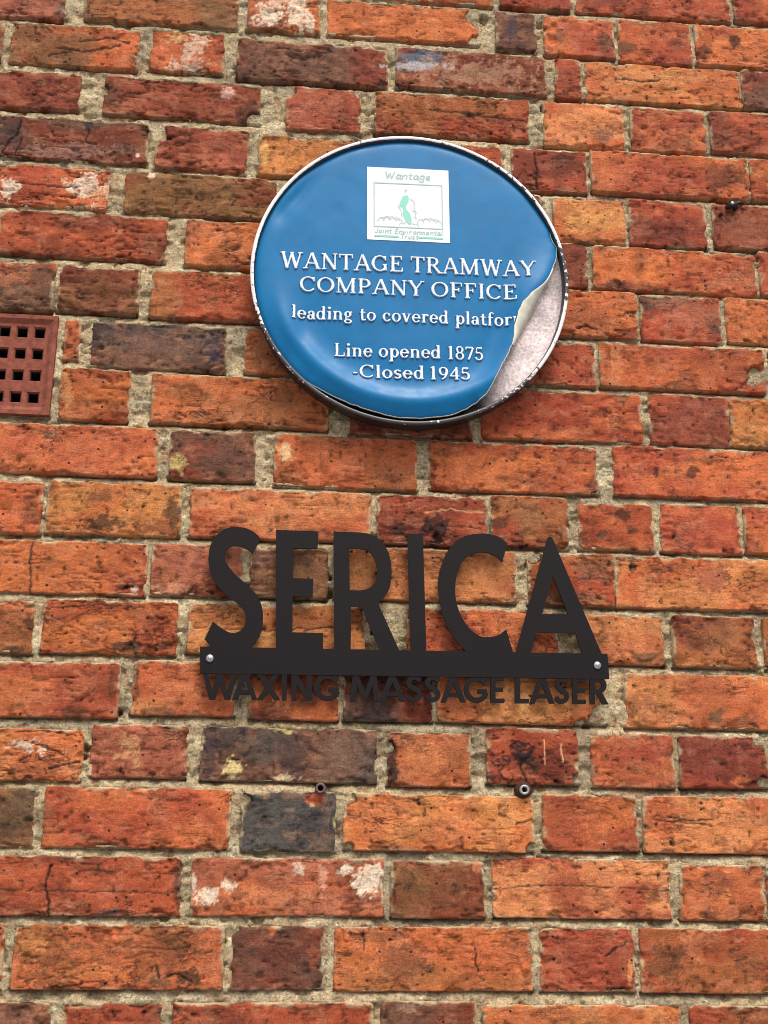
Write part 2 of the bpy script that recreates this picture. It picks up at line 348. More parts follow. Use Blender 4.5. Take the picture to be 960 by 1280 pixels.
# stains, paint, efflorescence and a painted plaque shadow: x, y, half-width, half-height, colour, strength, raggedness
WH, YE, BK, SO, MO = (232, 212, 184), (222, 196, 130), (34, 27, 25), (70, 48, 40), (182, 164, 130)
SPOTS = [
 (335, 22, 17, 14, WH, .85, .9), (372, 14, 12, 22, WH, .8, .9), (345, 5, 20, 6, WH, .5, .9), (388, 30, 8, 10, WH, .8, .8),
 (245, 55, 16, 16, WH, .5, 1.2), (235, 80, 22, 8, WH, .4, 1.2), (220, 45, 14, 8, YE, .4, 1.0),
 (525, 74, 33, 13, (96, 104, 116), .95, .35), (520, 84, 40, 5, (205, 205, 205), .55, .8), (590, 92, 60, 18, (196, 140, 118), .45, 1.3),
 (640, 36, 8, 22, (78, 62, 66), .7, .4), (80, 8, 10, 12, (100, 90, 82), .6, .8), (60, 12, 20, 6, (190, 110, 90), .4, .8),
 (88, 55, 55, 16, (140, 76, 42), .5, .8), (130, 45, 20, 8, (120, 60, 36), .5, .8),
 (6, 235, 20, 10, WH, .75, 1.1), (112, 234, 24, 14, WH, .75, 1.1), (125, 242, 14, 12, (226, 150, 120), .6, .9), (190, 220, 5, 4, WH, .9, .4),
 (90, 188, 60, 9, (160, 110, 104), .55, .9), (110, 157, 6, 9, (44, 38, 44), .9, .5), (10, 165, 26, 22, (70, 56, 54), .6, .7), (172, 195, 3, 3, WH, .9, .4),
 (285, 115, 9, 8, (222, 180, 160), .7, .6), (312, 140, 14, 16, (62, 46, 42), .6, .8), (140, 118, 12, 20, (90, 56, 48), .6, .8),
 (405, 138, 40, 16, (186, 100, 84), .45, .9), (430, 152, 14, 8, SO, .5, .9),
 (330, 193, 6, 18, (224, 158, 96), .7, .7), (410, 190, 45, 20, (150, 78, 46), .5, .9),
 (780, 60, 12, 8, SO, .7, .7), (845, 55, 10, 12, SO, .5, .7), (918, 50, 8, 8, BK, .8, .5), (880, 66, 8, 10, BK, .6, .6),
 (757, 55, 10, 12, (96, 62, 52), .7, .6), (690, 30, 10, 8, (214, 104, 60), .6, .5), (700, 45, 10, 10, (120, 72, 58), .6, .6),
 (785, 102, 30, 6, (196, 112, 76), .7, .9), (820, 95, 60, 10, (226, 140, 86), .5, .9), (900, 105, 20, 25, (186, 92, 56), .5, .9),
 (755, 168, 14, 12, (140, 84, 70), .8, .5), (720, 150, 20, 14, (226, 128, 76), .5, .8), (850, 178, 16, 10, SO, .45, .8),
 (700, 212, 10, 18, SO, .4, .8), (720, 205, 16, 10, (104, 52, 44), .6, .8), (905, 222, 24, 16, SO, .55, .8), (770, 220, 25, 14, (214, 108, 70), .5, .8),
 (735, 275, 30, 14, (226, 140, 74), .6, .8), (930, 285, 30, 20, (150, 82, 68), .5, .8),
 (770, 355, 12, 7, BK, .55, .6), (795, 358, 25, 6, SO, .5, .8), (915, 350, 30, 12, (214, 118, 88), .5, .9), (800, 325, 10, 20, SO, .3, .8),
 (735, 398, 40, 18, (150, 72, 54), .5, .9), (860, 392, 40, 20, (176, 98, 82), .55, .8),
 (15, 345, 30, 12, (190, 96, 62), .5, .9), (45, 352, 12, 22, (126, 70, 52), .5, .8), (58, 345, 7, 22, (112, 66, 56), .6, .7),
 (120, 360, 40, 22, (124, 70, 46), .5, .8),
 (265, 435, 12, 24, (62, 54, 66), .8, .6), (160, 412, 10, 8, (60, 54, 66), .6, .6), (200, 430, 70, 16, (136, 88, 80), .6, .8),
 (770, 455, 8, 24, (216, 120, 80), .6, .6), (900, 460, 50, 18, SO, .25, .9), (350, 500, 20, 26, (140, 76, 52), .5, .9),  # (350, 500) patch paints the plaque's soft shadow onto the brick below
 (110, 480, 14, 6, (176, 84, 52), .6, .8), (85, 495, 6, 26, (222, 150, 104), .4, .9),
 (65, 542, 9, 7, (96, 70, 56), .85, .5), (100, 560, 60, 18, (220, 112, 66), .4, 1.0),
 (222, 580, 12, 12, (198, 160, 104), .85, .6), (268, 570, 30, 18, (104, 60, 54), .6, .8), (275, 545, 20, 8, SO, .5, .9),
 (357, 565, 9, 14, (222, 184, 132), .85, .5), (480, 580, 40, 18, (150, 78, 54), .5, .9),
 (605, 590, 60, 20, (214, 108, 60), .5, .9), (742, 605, 6, 12, SO, .6, .7), (650, 600, 40, 10, SO, .2, .9),
 (865, 590, 8, 9, BK, .75, .5), (820, 590, 4, 8, BK, .75, .5), (948, 604, 4, 3, BK, .8, .5), (880, 575, 30, 4, SO, .5, .9),
 (130, 655, 30, 9, (66, 42, 36), .8, .8), (125, 620, 26, 8, SO, .55, .9), (215, 640, 10, 24, (88, 56, 46), .75, .7), (195, 660, 30, 8, SO, .5, .9), (40, 640, 12, 20, SO, .45, .8),
 (545, 660, 18, 15, BK, .75, .8), (496, 660, 10, 8, BK, .6, .8), (625, 652, 14, 8, SO, .7, .8), (660, 650, 18, 26, (160, 98, 66), .6, .5), (520, 630, 40, 8, (196, 88, 64), .4, .9),
 (780, 642, 10, 9, BK, .7, .7), (753, 668, 7, 6, SO, .7, .6), (790, 662, 7, 6, SO, .7, .6), (730, 675, 10, 10, SO, .6, .8),
 (168, 736, 5, 4, WH, .8, .5), (210, 735, 30, 6, (206, 130, 108), .6, .9), (240, 710, 30, 16, (170, 82, 72), .5, .8),
 (385, 706, 4, 4, (74, 60, 54), .8, .4), (370, 720, 35, 22, (128, 80, 58), .6, .8),
 (460, 715, 30, 26, (150, 88, 50), .5, .8), (560, 715, 60, 20, (206, 116, 62), .5, .9), (700, 745, 40, 10, (110, 74, 62), .6, .8), (740, 715, 20, 16, (150, 92, 74), .5, .8),
 (888, 722, 24, 20, (166, 78, 62), .7, .5), (810, 740, 16, 18, (224, 130, 84), .5, .9), (940, 735, 20, 20, (176, 88, 50), .5, .8), (830, 710, 40, 6, SO, .4, .9),
 (160, 810, 22, 8, (80, 52, 44), .85, .6), (120, 785, 30, 10, (216, 112, 66), .4, .9), (36, 778, 6, 10, BK, .6, .7), (20, 812, 16, 4, SO, .7, .8),
 (310, 800, 70, 14, (216, 140, 84), .5, .9), (580, 770, 6, 6, BK, .5, .8), (553, 806, 5, 5, BK, .5, .8), (640, 780, 30, 14, (214, 106, 70), .4, .9),
 (812, 822, 22, 6, (112, 80, 60), .75, .7), (780, 790, 20, 16, (210, 116, 70), .5, .8), (865, 800, 14, 16, SO, .35, .8), (900, 790, 24, 20, (140, 82, 58), .5, .8),
 (110, 850, 20, 14, (166, 84, 58), .5, .8), (140, 850, 5, 26, SO, .5, .8), (170, 860, 5, 26, SO, .6, .8), (90, 892, 20, 5, SO, .6, .8), (200, 890, 30, 6, (112, 70, 52), .7, .7),
 (350, 880, 40, 12, (150, 84, 60), .5, .9), (460, 860, 30, 20, (80, 50, 42), .6, .8), (395, 862, 6, 5, BK, .6, .6), (640, 850, 8, 4, BK, .5, .6), (655, 880, 6, 12, (226, 160, 110), .7, .7),
 (886, 865, 36, 30, (176, 82, 50), .8, .3), (895, 896, 12, 9, (96, 70, 52), .8, .7), (792, 885, 7, 14, (150, 86, 60), .7, .7), (820, 890, 30, 10, SO, .3, 1.2), (930, 900, 30, 6, SO, .4, .9),
 (28, 930, 14, 6, WH, .6, 1.3), (50, 938, 8, 8, WH, .55, 1.3), (50, 962, 40, 12, (150, 76, 52), .55, .9), (90, 955, 14, 22, (226, 134, 92), .5, .9),
 (160, 935, 16, 18, (206, 142, 100), .6, 1.2), (215, 920, 14, 8, (190, 108, 84), .5, .9), (200, 960, 30, 8, (160, 74, 58), .4, .8),
 (292, 962, 11, 14, (226, 204, 140), .9, .8), (357, 912, 14, 5, (222, 184, 120), .9, .7), (355, 972, 14, 4, (220, 196, 150), .8, .8), (330, 935, 26, 22, (94, 78, 68), .6, .7), (365, 940, 18, 36, (66, 54, 56), .6, .6), (430, 945, 38, 30, (124, 90, 80), .7, .6), (262, 940, 8, 30, (66, 54, 54), .6, .6),
 (490, 955, 9, 34, (44, 32, 30), .9, .5), (560, 925, 20, 10, (184, 88, 60), .5, .8), (530, 950, 24, 20, (222, 118, 70), .5, .9),
 (648, 934, 12, 7, (70, 44, 44), .8, .5), (655, 947, 15, 8, (34, 26, 30), .9, .6), (622, 952, 14, 8, (118, 58, 50), .6, .6), (635, 970, 18, 12, (196, 88, 60), .5, .6), (668, 958, 7, 8, (84, 50, 50), .7, .5), (612, 975, 10, 10, (108, 58, 50), .7, .7),
 (770, 925, 30, 8, (170, 88, 60), .5, .9), (925, 976, 16, 7, (206, 96, 54), .8, .5), (930, 930, 10, 4, BK, .5, .8), (880, 925, 30, 10, (150, 70, 54), .4, .8),
 (30, 1000, 24, 22, (118, 84, 66), .6, .8), (20, 1040, 30, 16, SO, .5, .8), (170, 1020, 90, 22, (186, 70, 38), .4, .9), (200, 1000, 12, 24, (200, 120, 88), .35, 1.2),
 (392, 1000, 14, 8, (196, 84, 52), .9, .6), (330, 1040, 30, 20, (96, 90, 80), .5, .7), (390, 1030, 24, 20, (64, 58, 58), .6, .7), (390, 1006, 5, 3, (220, 170, 120), .8, .5),
 (620, 1050, 20, 8, (176, 88, 54), .6, .9), (480, 1010, 40, 8, (206, 112, 70), .4, .9), (550, 1035, 80, 14, (220, 122, 76), .4, 1.0),
 (700, 1030, 24, 36, (176, 78, 50), .55, .4), (745, 1030, 20, 30, (214, 102, 58), .5, .6), (740, 1012, 12, 8, BK, .35, .9), (812, 1030, 5, 8, (150, 90, 66), .7, .6),
 (258, 1120, 15, 13, WH, .95, .7), (286, 1107, 10, 8, WH, .9, .7), (242, 1105, 4, 12, WH, .9, .7), (431, 1087, 10, 6, WH, .9, .6), (462, 1105, 22, 16, WH, .95, .8), (468, 1088, 12, 14, WH, .8, .9), (375, 1086, 8, 8, WH, .6, 1.0), (404, 1095, 5, 16, (226, 170, 140), .6, 1.0), (330, 1120, 60, 10, (214, 120, 84), .5, 1.1),
 (60, 1095, 50, 14, (186, 74, 46), .4, .9), (140, 1140, 16, 5, (96, 84, 76), .8, .7), (130, 1090, 30, 8, (120, 60, 46), .5, .9), (222, 1105, 6, 34, (96, 56, 48), .7, .6), (90, 1130, 20, 6, (186, 110, 90), .5, .9),
 (515, 1110, 10, 8, (70, 44, 34), .8, .8), (570, 1112, 7, 7, BK, .8, .6), (595, 1083, 6, 9, (206, 110, 80), .8, .6), (545, 1115, 50, 26, (132, 76, 50), .5, .9),
 (706, 1110, 28, 34, (170, 74, 48), .75, .5), (730, 1140, 14, 8, (140, 70, 50), .6, .8), (830, 1105, 6, 30, (222, 140, 104), .5, .8), (650, 1110, 30, 26, (222, 126, 76), .5, .9),
 (908, 1118, 6, 12, (222, 120, 66), .9, .3), (895, 1105, 20, 22, (150, 76, 58), .6, .6), (912, 1088, 10, 4, (226, 116, 70), .8, .5), (890, 1142, 10, 6, SO, .6, .8),
 (60, 1195, 34, 34, (96, 66, 40), .55, 1.3), (40, 1180, 20, 14, (210, 124, 66), .6, 1.0), (150, 1190, 80, 14, (140, 78, 46), .45, 1.2), (235, 1222, 16, 12, (74, 50, 36), .8, .8), (120, 1215, 50, 10, (210, 112, 58), .5, 1.0), (230, 1180, 30, 20, SO, .35, 1.2), (200, 1228, 14, 8, (90, 66, 50), .7, .7),
 (340, 1165, 5, 6, (206, 96, 56), .9, .5), (345, 1195, 40, 28, (118, 50, 42), .5, .6), (392, 1195, 8, 14, (160, 70, 48), .6, .7),
 (532, 1178, 22, 20, (204, 92, 48), .9, .5), (500, 1200, 36, 26, (120, 66, 52), .65, .7), (538, 1212, 8, 8, BK, .55, .8), (600, 1195, 30, 30, (196, 88, 50), .6, .8), (645, 1180, 18, 16, (160, 84, 62), .5, .8), (470, 1170, 40, 8, (110, 64, 54), .5, .9), (455, 1210, 14, 18, (206, 104, 54), .6, 1.0),
 (788, 1214, 4, 18, (222, 128, 76), .9, .3), (745, 1195, 40, 22, (160, 66, 46), .5, .7), (835, 1205, 26, 22, (92, 52, 40), .6, 1.3), (870, 1180, 16, 24, (210, 112, 74), .5, .7), (915, 1188, 5, 4, SO, .8, .5), (935, 1210, 24, 18, (140, 76, 54), .5, .9),
 (530, 1265, 40, 12, (104, 62, 54), .6, .8), (510, 1262, 12, 8, (176, 130, 110), .6, 1.0), (690, 1270, 60, 12, (170, 84, 56), .5, .7), (820, 1268, 20, 12, (222, 130, 80), .6, .7),
]
# cracks, creases and scars: polyline, half-width px, colour, depth in mm (positive = groove)
LINES = [
 ([(64, 1082), (58, 1098), (57, 1112), (61, 1128), (60, 1145)], 1.3, BK, 2.5),
 ([(26, 150), (22, 165), (8, 180), (2, 192)], 1.2, BK, 2.0), ([(28, 172), (20, 190)], .9, BK, 1.5), ([(110, 160), (108, 178), (120, 181)], 1.0, BK, 1.2),
 ([(668, 192), (671, 212), (672, 234)], 1.1, BK, 2.0), ([(40, 680), (37, 705), (38, 740)], 1.0, SO, 1.0),
 ([(640, 926), (660, 930), (667, 934), (650, 940), (638, 932), (650, 926)], .9, BK, -1.2), ([(641, 940), (652, 946), (660, 943), (664, 936)], 2.2, BK, -2.0),
 ([(615, 953), (621, 949), (629, 955), (620, 956), (615, 953)], 1.0, (60, 36, 34), -1.0), ([(627, 945), (636, 944), (635, 951), (628, 948)], 1.0, (60, 36, 34), -1.0), ([(638, 948), (630, 958), (624, 966), (633, 974), (638, 978), (641, 970)], 1.1, (70, 40, 36), -1.0),
 ([(650, 952), (652, 962), (657, 972), (659, 980)], 1.1, BK, 1.0), ([(658, 952), (666, 957), (668, 961)], 1.6, BK, -1.2), ([(655, 947), (649, 952)], 3, BK, -2),
 ([(529, 660), (534, 651), (540, 656), (536, 664), (530, 661)], 1.3, BK, -1), ([(545, 656), (553, 654), (558, 662), (552, 672), (555, 679)], 1.4, BK, -1), ([(545, 668), (548, 676), (540, 680)], 3.0, BK, 1.5), ([(532, 640), (560, 636), (604, 640)], .8, (200, 150, 110), 0.8), ([(560, 657), (600, 660)], .8, SO, .6),
 ([(645, 1030), (664, 1024), (672, 1030)], .9, SO, 1.0), ([(195, 1208), (198, 1222)], 1.2, BK, 1.2), ([(210, 1220), (225, 1217), (240, 1228)], 1.2, BK, 1.5), ([(455, 1168), (456, 1188)], .9, BK, 1.0),
 ([(595, 1185), (594, 1200), (598, 1216)], 1.0, BK, 1.0), ([(770, 1184), (758, 1195)], 1.4, BK, 1.0), ([(765, 1190), (782, 1178)], .9, SO, .8), ([(816, 1024), (850, 1028), (890, 1032)], .9, SO, .9), ([(818, 1020), (870, 1026), (890, 1025)], .8, SO, .9),
 ([(680, 925), (682, 955)], .6, (222, 160, 120), 0), ([(701, 930), (703, 953)], .7, (222, 170, 130), 0), ([(60, 760), (120, 756), (180, 760)], .7, SO, .6),
 ([(770, 98), (800, 101), (826, 99)], .9, SO, .8), ([(536, 136), (600, 145), (658, 152)], 1.0, SO, 1.2), ([(75, 60), (110, 66), (150, 58)], 1.1, SO, 1.4), ([(60, 70), (90, 64)], 1.0, SO, 1.2), ([(100, 52), (140, 48), (160, 56)], .9, SO, 1.0),
 ([(20, 228), (60, 232), (95, 234)], .9, SO, 1.0), ([(720, 410), (735, 408), (744, 412)], 1.0, BK, 1.0), ([(30, 925), (70, 938), (86, 950)], .9, SO, 1.1), ([(60, 960), (100, 952)], 1.0, SO, 1.2), ([(20, 915), (50, 912), (95, 920)], .9, SO, 1.0),
 ([(640, 720), (720, 722), (768, 724)], .6, SO, .4), ([(560, 440), (690, 455)], .6, SO, .4), ([(620, 1110), (700, 1106), (836, 1113)], .6, SO, .5), ([(242, 785), (330, 788), (420, 784)], .8, SO, 1.0), ([(0, 1112), (100, 1114), (224, 1116)], .7, SO, .6),
]
# broken corners and bites out of the brick faces: x, y, radius px, depth mm
BITES = [(305, 140, 0, 0), (757, 900, 24, 16), (728, 908, 10, 8), (318, 152, 12, 6), (131, 112, 6, 5), (196, 164, 14, 7), (362, 114, 8, 5), (449, 115, 8, 5),
         (598, 20, 14, 7), (596, 56, 12, 6), (150, 985, 0, 0), (160, 812, 9, 3), (730, 925, 6, 4), (722, 975, 7, 5), (436, 998, 9, 6), (434, 1060, 8, 5), (664, 1062, 8, 5), (666, 998, 6, 4), (300, 1160, 0, 0), (291, 1162, 9, 7), (52, 988, 5, 3), (950, 925, 10, 5), (955, 978, 8, 5),
         (306, 1000, 9, 5), (100, 915, 6, 4), (99, 945, 5, 4), (484, 935, 9, 5), (22, 1160, 9, 4), (770, 355, 6, 3), (945, 470, 14, 5), (690, 52, 5, 3), (692, 32, 4, 3), (404, 1146, 0, 0), (135, 1076, 10, 4), (600, 1150, 5, 3), (392, 999, 9, 3), (545, 672, 6, 4), (475, 682, 6, 4),
         (668, 698, 9, 5), (430, 640, 0, 0), (745, 1008, 4, 2), (880, 1146, 6, 4), (205, 595, 6, 3), (340, 552, 7, 4), (80, 1240, 0, 0), (760, 780, 0, 0)]
# dark voids in the mortar: x, y, radius px, depth mm
VOIDS = [(681, 134, 5, 22), (684, 178, 5, 14), (413, 722, 3.5, 22), (412, 740, 6, 22), (737, 794, 9, 24), (716, 790, 6, 12), (470, 778, 4, 16), (465, 790, 3, 12), (107, 935, 6, 16), (104, 946, 4, 12), (148, 890, 3.5, 16), (84, 437, 8, 14), (200, 712, 4, 10), (309, 731, 3, 14), (660, 990, 9, 10), (250, 700, 0, 0),
         (676, 30, 4, 14), (605, 22, 6, 10), (402, 265, 3, 14), (468, 282, 4, 12), (233, 300, 3, 8), (527, 672, 4, 8), (412, 790, 4, 10), (322, 1148, 10, 8), (205, 1146, 8, 8), (735, 905, 6, 10), (484, 610, 3, 6), (660, 705, 4, 8)]
BX, BY = [], []
def seg_dist(px, py, pts):
    d = np.full(px.shape, 1e9)
    for (x0, y0), (x1, y1) in zip(pts[:-1], pts[1:]):
        dx, dy = x1 - x0, y1 - y0
        t = np.clip(((px - x0) * dx + (py - y0) * dy) / (dx * dx + dy * dy + 1e-9), 0, 1)
        d = np.minimum(d, np.hypot(px - x0 - t * dx, py - y0 - t * dy))
    return d
def brick_mesh(x0, x1, z0, z1, c1, c2, seed, step, rough, marks=True):
    w, h = x1 - x0, z1 - z0
    cx, cz = (x0 + x1) / 2, (z0 + z1) / 2
    r = random.Random(seed)
    nu, nv = max(8, int(w / step)) + 1, max(6, int(h / step)) + 1
    t = np.linspace(-1, 1, nu); U = t * (1 + 0.10 * (1 - t * t))
    t = np.linspace(-1, 1, nv); Vv = t * (1 + 0.22 * (1 - t * t))
    u, v = np.meshgrid(U, Vv)
    x, z = u * w / 2, v * h / 2
    # rounded, unequal corners
    rc = np.where(u < 0, np.where(v < 0, r.uniform(.002, .008), r.uniform(.002, .009)), np.where(v < 0, r.uniform(.002, .008), r.uniform(.002, .009)))
    if rough > 0.6: rc = rc * 1.3
    a = np.clip((np.abs(x) - (w / 2 - rc)) / rc, 0, 1); b = np.clip((np.abs(z) - (h / 2 - rc)) / rc, 0, 1)
    x = np.sign(x) * (np.minimum(np.abs(x), w / 2 - rc) + rc * a * np.sqrt(1 - b * b / 2))
    z = np.sign(z) * (np.minimum(np.abs(z), h / 2 - rc) + rc * b * np.sqrt(1 - a * a / 2))
    d = np.minimum(w / 2 * (1 - np.abs(u)), h / 2 * (1 - np.abs(v)))
    gx, gz = x + seed * 0.731, z + seed * 0.377
    # ragged outline
    amp = 0.0004 + .0014 * rough
    near = np.exp(-d / 0.012)
    x = x + near * ((fbm(gx / .030, gz / .030, seed, 4) - .5) * 2 * amp + (vn(gx / .006, gz / .006, seed + 5) - .5) * .0008)
    z = z + near * ((fbm(gx / .034, gz / .030, seed + 9, 4) - .5) * 2 * amp + (vn(gx / .006, gz / .006, seed + 6) - .5) * .0008)
    z = z + r.uniform(-.006, .006) * x                     # laid a little out of level
    # depth, positive into the wall
    er = 0.0008 + 0.0030 * fbm(gx / .03, gz / .03, seed + 2, 4) * (0.3 + rough)
    e = np.clip(1 - d / er, 0, 1)
    y = er * (1 - np.sqrt(np.clip(1 - e * e, 0, 1))) * 0.8
    chip = sstep(.60, .72, fbm(gx / .022, gz / .016, seed + 3, 4) + .16 * np.exp(-d / .007) - .07 * (1 - rough))
    y = y + chip * (.0012 + .0025 * np.exp(-d / .008))
    y = y - (fbm(gx / .05, gz / .035, seed + 4, 3) - .5) * .0030 * (.4 + rough)
    cre = np.abs(fbm(gx / .030 + .4 * fbm(gx / .02, gz / .02, seed + 70, 2), gz / .0085, seed + 11, 4) - .5) * 2
    crease = sstep(.16, .02, cre) * sstep(.47, .60, fbm(gx / .045, gz / .03, seed + 12, 2))
    y = y + crease * (.0003 + .0024 * rough) - (vn(gx / .0045, gz / .0035, seed + 13) - .5) * (.0002 + .0007 * rough) - (vn(gx / .010, gz / .006, seed + 14) - .5) * .0010 * rough
    pit = sstep(.84, .93, vn(gx / .0065, gz / .0055, seed + 15))
    y = y + pit * .0012
    y = y - r.uniform(-.0012, .0022) + r.uniform(-.010, .010) * x + r.uniform(-.02, .02) * z
    # colour
    k = sstep(.36, .64, fbm(gx / .075, gz / .045, seed + 20, 3))[..., None]
    col = TONE(lin(PAL[c1]) * (1 - k) + lin(PAL[c2]) * k)
    col = col * r.uniform(.86, 1.13) * np.array([1.0, r.uniform(.94, 1.1), r.uniform(.92, 1.12)])
    body = col.copy()
    hue = (fbm(gx / .022, gz / .014, seed + 21, 4)[..., None] - .5) * 2
    col = col * (1 + hue * np.array([.22, .26, .27]))
    soot = (sstep(.58, .76, fbm(gx / .028, gz / .018, seed + 22, 5) + .07 * near) * .42)[..., None]
    col = col * (1 - soot * (.3 + .7 * vn(gx / .004, gz / .004, seed + 23)[..., None]))
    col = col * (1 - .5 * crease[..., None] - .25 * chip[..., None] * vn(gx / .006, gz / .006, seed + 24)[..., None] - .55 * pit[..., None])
    dust = sstep(.57, .70, fbm(gx / .016, gz / .012, seed + 25, 4) + .05 * near)[..., None] * .38
    col = col * (1 - dust) + (col * .55 + lin((214, 150, 112)) * .45) * dust
    smear = sstep(.53, .64, fbm(gx / .020, gz / .013, seed + 26, 4) + .34 * np.exp(-d / .0032) - .17)[..., None] * (sstep(.0075, .001, d) * (.3 + .7 * sstep(-.8, -.3, v)))[..., None] * .85
    col = col * (1 - smear) + lin(M_MORTAR) * smear
    if marks:
        px, py = to_px(x + cx, np.zeros_like(x), z + cz)
        lo = (px.min() - 45, py.min() - 45, px.max() + 45, py.max() + 45)
        for i, (sx, sy, rx, ry, sc, st, rag) in enumerate(SPOTS):
            if sx + rx * 2 < lo[0] + 45 or sx - rx * 2 > lo[2] - 45 or sy + ry * 2 < lo[1] + 45 or sy - ry * 2 > lo[3] - 45: continue
            q = np.hypot((px - sx) / rx, (py - sy) / ry)
            q = q + (fbm(px / 9., py / 7., 900 + i, 4) - .5) * 1.9 * rag + (vn(px / 2.2, py / 2.0, 950 + i) - .5) * .9 * rag
            mk = (sstep(1.08, .80 - .35 * (1 - min(rag, 1)), q) * st)[..., None]
            var = .8 + .4 * fbm(px / 5., py / 5., 970 + i, 3)[..., None]
            col = col * (1 - mk) + (lin(sc) if min(sc) > 120 else TONE(lin(sc))) * var * mk
            if sc is WH or sc is YE: y = y - mk[..., 0] * .0004
        for i, (pts, hw, sc, dep) in enumerate(LINES):
            ax = [p[0] for p in pts]; ay = [p[1] for p in pts]
            if max(ax) < lo[0] + 40 or min(ax) > lo[2] - 40 or max(ay) < lo[1] + 40 or min(ay) > lo[3] - 40: continue
            dd = seg_dist(px + (fbm(px / 6, py / 6, 40 + i, 2) - .5) * 4, py + (fbm(px / 6, py / 6, 60 + i, 2) - .5) * 4, pts)
            mk = sstep(hw * 1.5 + .5, hw * .5, dd)
            col = col * (1 - .9 * mk[..., None]) + lin(sc) * .9 * mk[..., None]
            y = y + mk * dep * .001
        for i, (bx_, by_, br, bd) in enumerate(BITES):
            if br == 0 or bx_ + br < lo[0] or bx_ - br > lo[2] or by_ + br < lo[1] or by_ - br > lo[3]: continue
            q = np.hypot(px - bx_, py - by_) / br + (fbm(px / 8, py / 8, 80 + i, 3) - .5) * .8
            mk = sstep(1.05, .7, q)
            y = y + mk * (bd * .001 + (.010 if bd >= 5 else 0)) + mk * (vn(px / 3, py / 3, 81 + i) - .5) * .001
            col = col * (1 + .12 * mk[..., None] * (np.array([1.0, .6, .4])))
    n = nu * nv
    Vt = np.stack([x, y, z], -1).reshape(-1, 3)
    Q = gridq(nu, nv)
    ii = np.arange(n).reshape(nv, nu)
    loop = np.concatenate([ii[0, :], ii[1:, -1], ii[-1, -2::-1], ii[-2:0:-1, 0]])
    side = Vt[loop].copy(); side[:, 1] = 0.045
    m_ = len(loop); jj = np.arange(m_); kk = (jj + 1) % m_
    Qs = np.stack([loop[kk], loop[jj], n + jj, n + kk], -1)
    cols = np.clip(np.concatenate([col.reshape(-1, 3), body.reshape(-1, 3)[loop]]), .004, .9)
    return mesh('brick', np.concatenate([Vt, side]), Q=np.concatenate([Q, Qs]), N=[(n + np.arange(m_))], cols=cols)

brick_mat, mortar_mat = brick_material(), mortar_material()
wall = empty('brick_wall', (0, 0.1, 0))
tag(wall, 'weathered red and orange brick wall with pale sandy mortar joints', 'wall')
FX = unproj([0, 960, 960, 0], [0, 0, 1280, 1280])
X0, X1 = float(min(FX[0])) - .22, float(max(FX[0])) + .24
ROW_LO, ROW_HI = -3, 22
rects = []                       # x0,x1,z0,z1 of everything set in the mortar
VENT_XR = float(unproj(68.0, 456.0)[0]); VENT_W = 0.222
VENT_ZT, VENT_ZB = float(unproj(30.0, 394.5)[1]), float(unproj(30.0, 518.5)[1])
seed = 100
def add_brick(x0, x1, z0, z1, code, vis):
    global seed
    seed += 1
    c1, c2 = code[0], code[-1]
    left = sstep(.25, -.05, (x0 + x1) / 2)
    up = float(sstep(2.05, 2.45, (z0 + z1) / 2))
    rough = float(.16 + (.22 + .36 * up) * left) * random.Random(seed).uniform(.7, 1.25)
    if vis is False: step = .006
    else:
        step = .0019
        bxs = [to_px(np.array(a), np.array(0.), np.array(b)) for a in (x0, x1) for b in (z0, z1)]
        bl, bh = min(p[0] for p in bxs), max(p[0] for p in bxs); bt, bb = min(p[1] for p in bxs), max(p[1] for p in bxs)
        if any(bl < p[0] < bh and bt < p[1] < bb and l[3] != 0 for l in LINES for p in l[0]): step = .0013
    me = brick_mesh(x0, x1, z0, z1, c1, c2, seed, step, min(rough, 1.0), vis)
    obj('brick', me, brick_mat, wall, ((x0 + x1) / 2, 0, (z0 + z1) / 2))
    rects.append((x0, x1, z0, z1))
rr = random.Random(5)
for row in range(ROW_LO, ROW_HI + 1):
    zc = Z_ROW0 - row * GAUGE
    span = []
    for (a, b, tp, bt, code) in ROWS.get(row, []):
        m_ = (a + b) / 2; ym = (tp + bt) / 2
        xa, xb = float(unproj(a, ym)[0]), float(unproj(b, ym)[0])
        zt, zb = float(unproj(m_, tp)[1]), float(unproj(m_, bt)[1])
        if xa < X0 + .02 and xb < X0 + .05: continue
        vis = b > -5 and a < 965 and bt > -5 and tp < 1285
        add_brick(xa - .0006, xb + .0006, zb - .0005, zt + .0005, code, vis)
        span.append((xa, xb))
    h = GAUGE - .011
    def fill(xs, xe):
        """whole bricks from xs to xe, outside the picture"""
        x = xs
        hd = rr.random() < .5
        while x < xe - .03:
            L = .104 if hd else .219
            L = min(L, xe - x)
            if xe - (x + L) < .05: L = xe - x
            add_brick(x, x + L, zc - h / 2, zc + h / 2, rr.choice(['RD', 'OR', 'RO', 'LO', 'DR', 'ON', 'PD', 'RN']), False)
            x += L + .011; hd = not hd
    if span:
        lo_ = min(s[0] for s in span); hi_ = max(s[1] for s in span)
        if row in (8, 9): fill(X0, VENT_XR - VENT_W - .011)
        else: fill(X0, lo_ - .011)
        fill(hi_ + .011, X1)
        if row == 0: pass
    else:
        fill(X0 + (.0 if row % 2 else .0), X1)
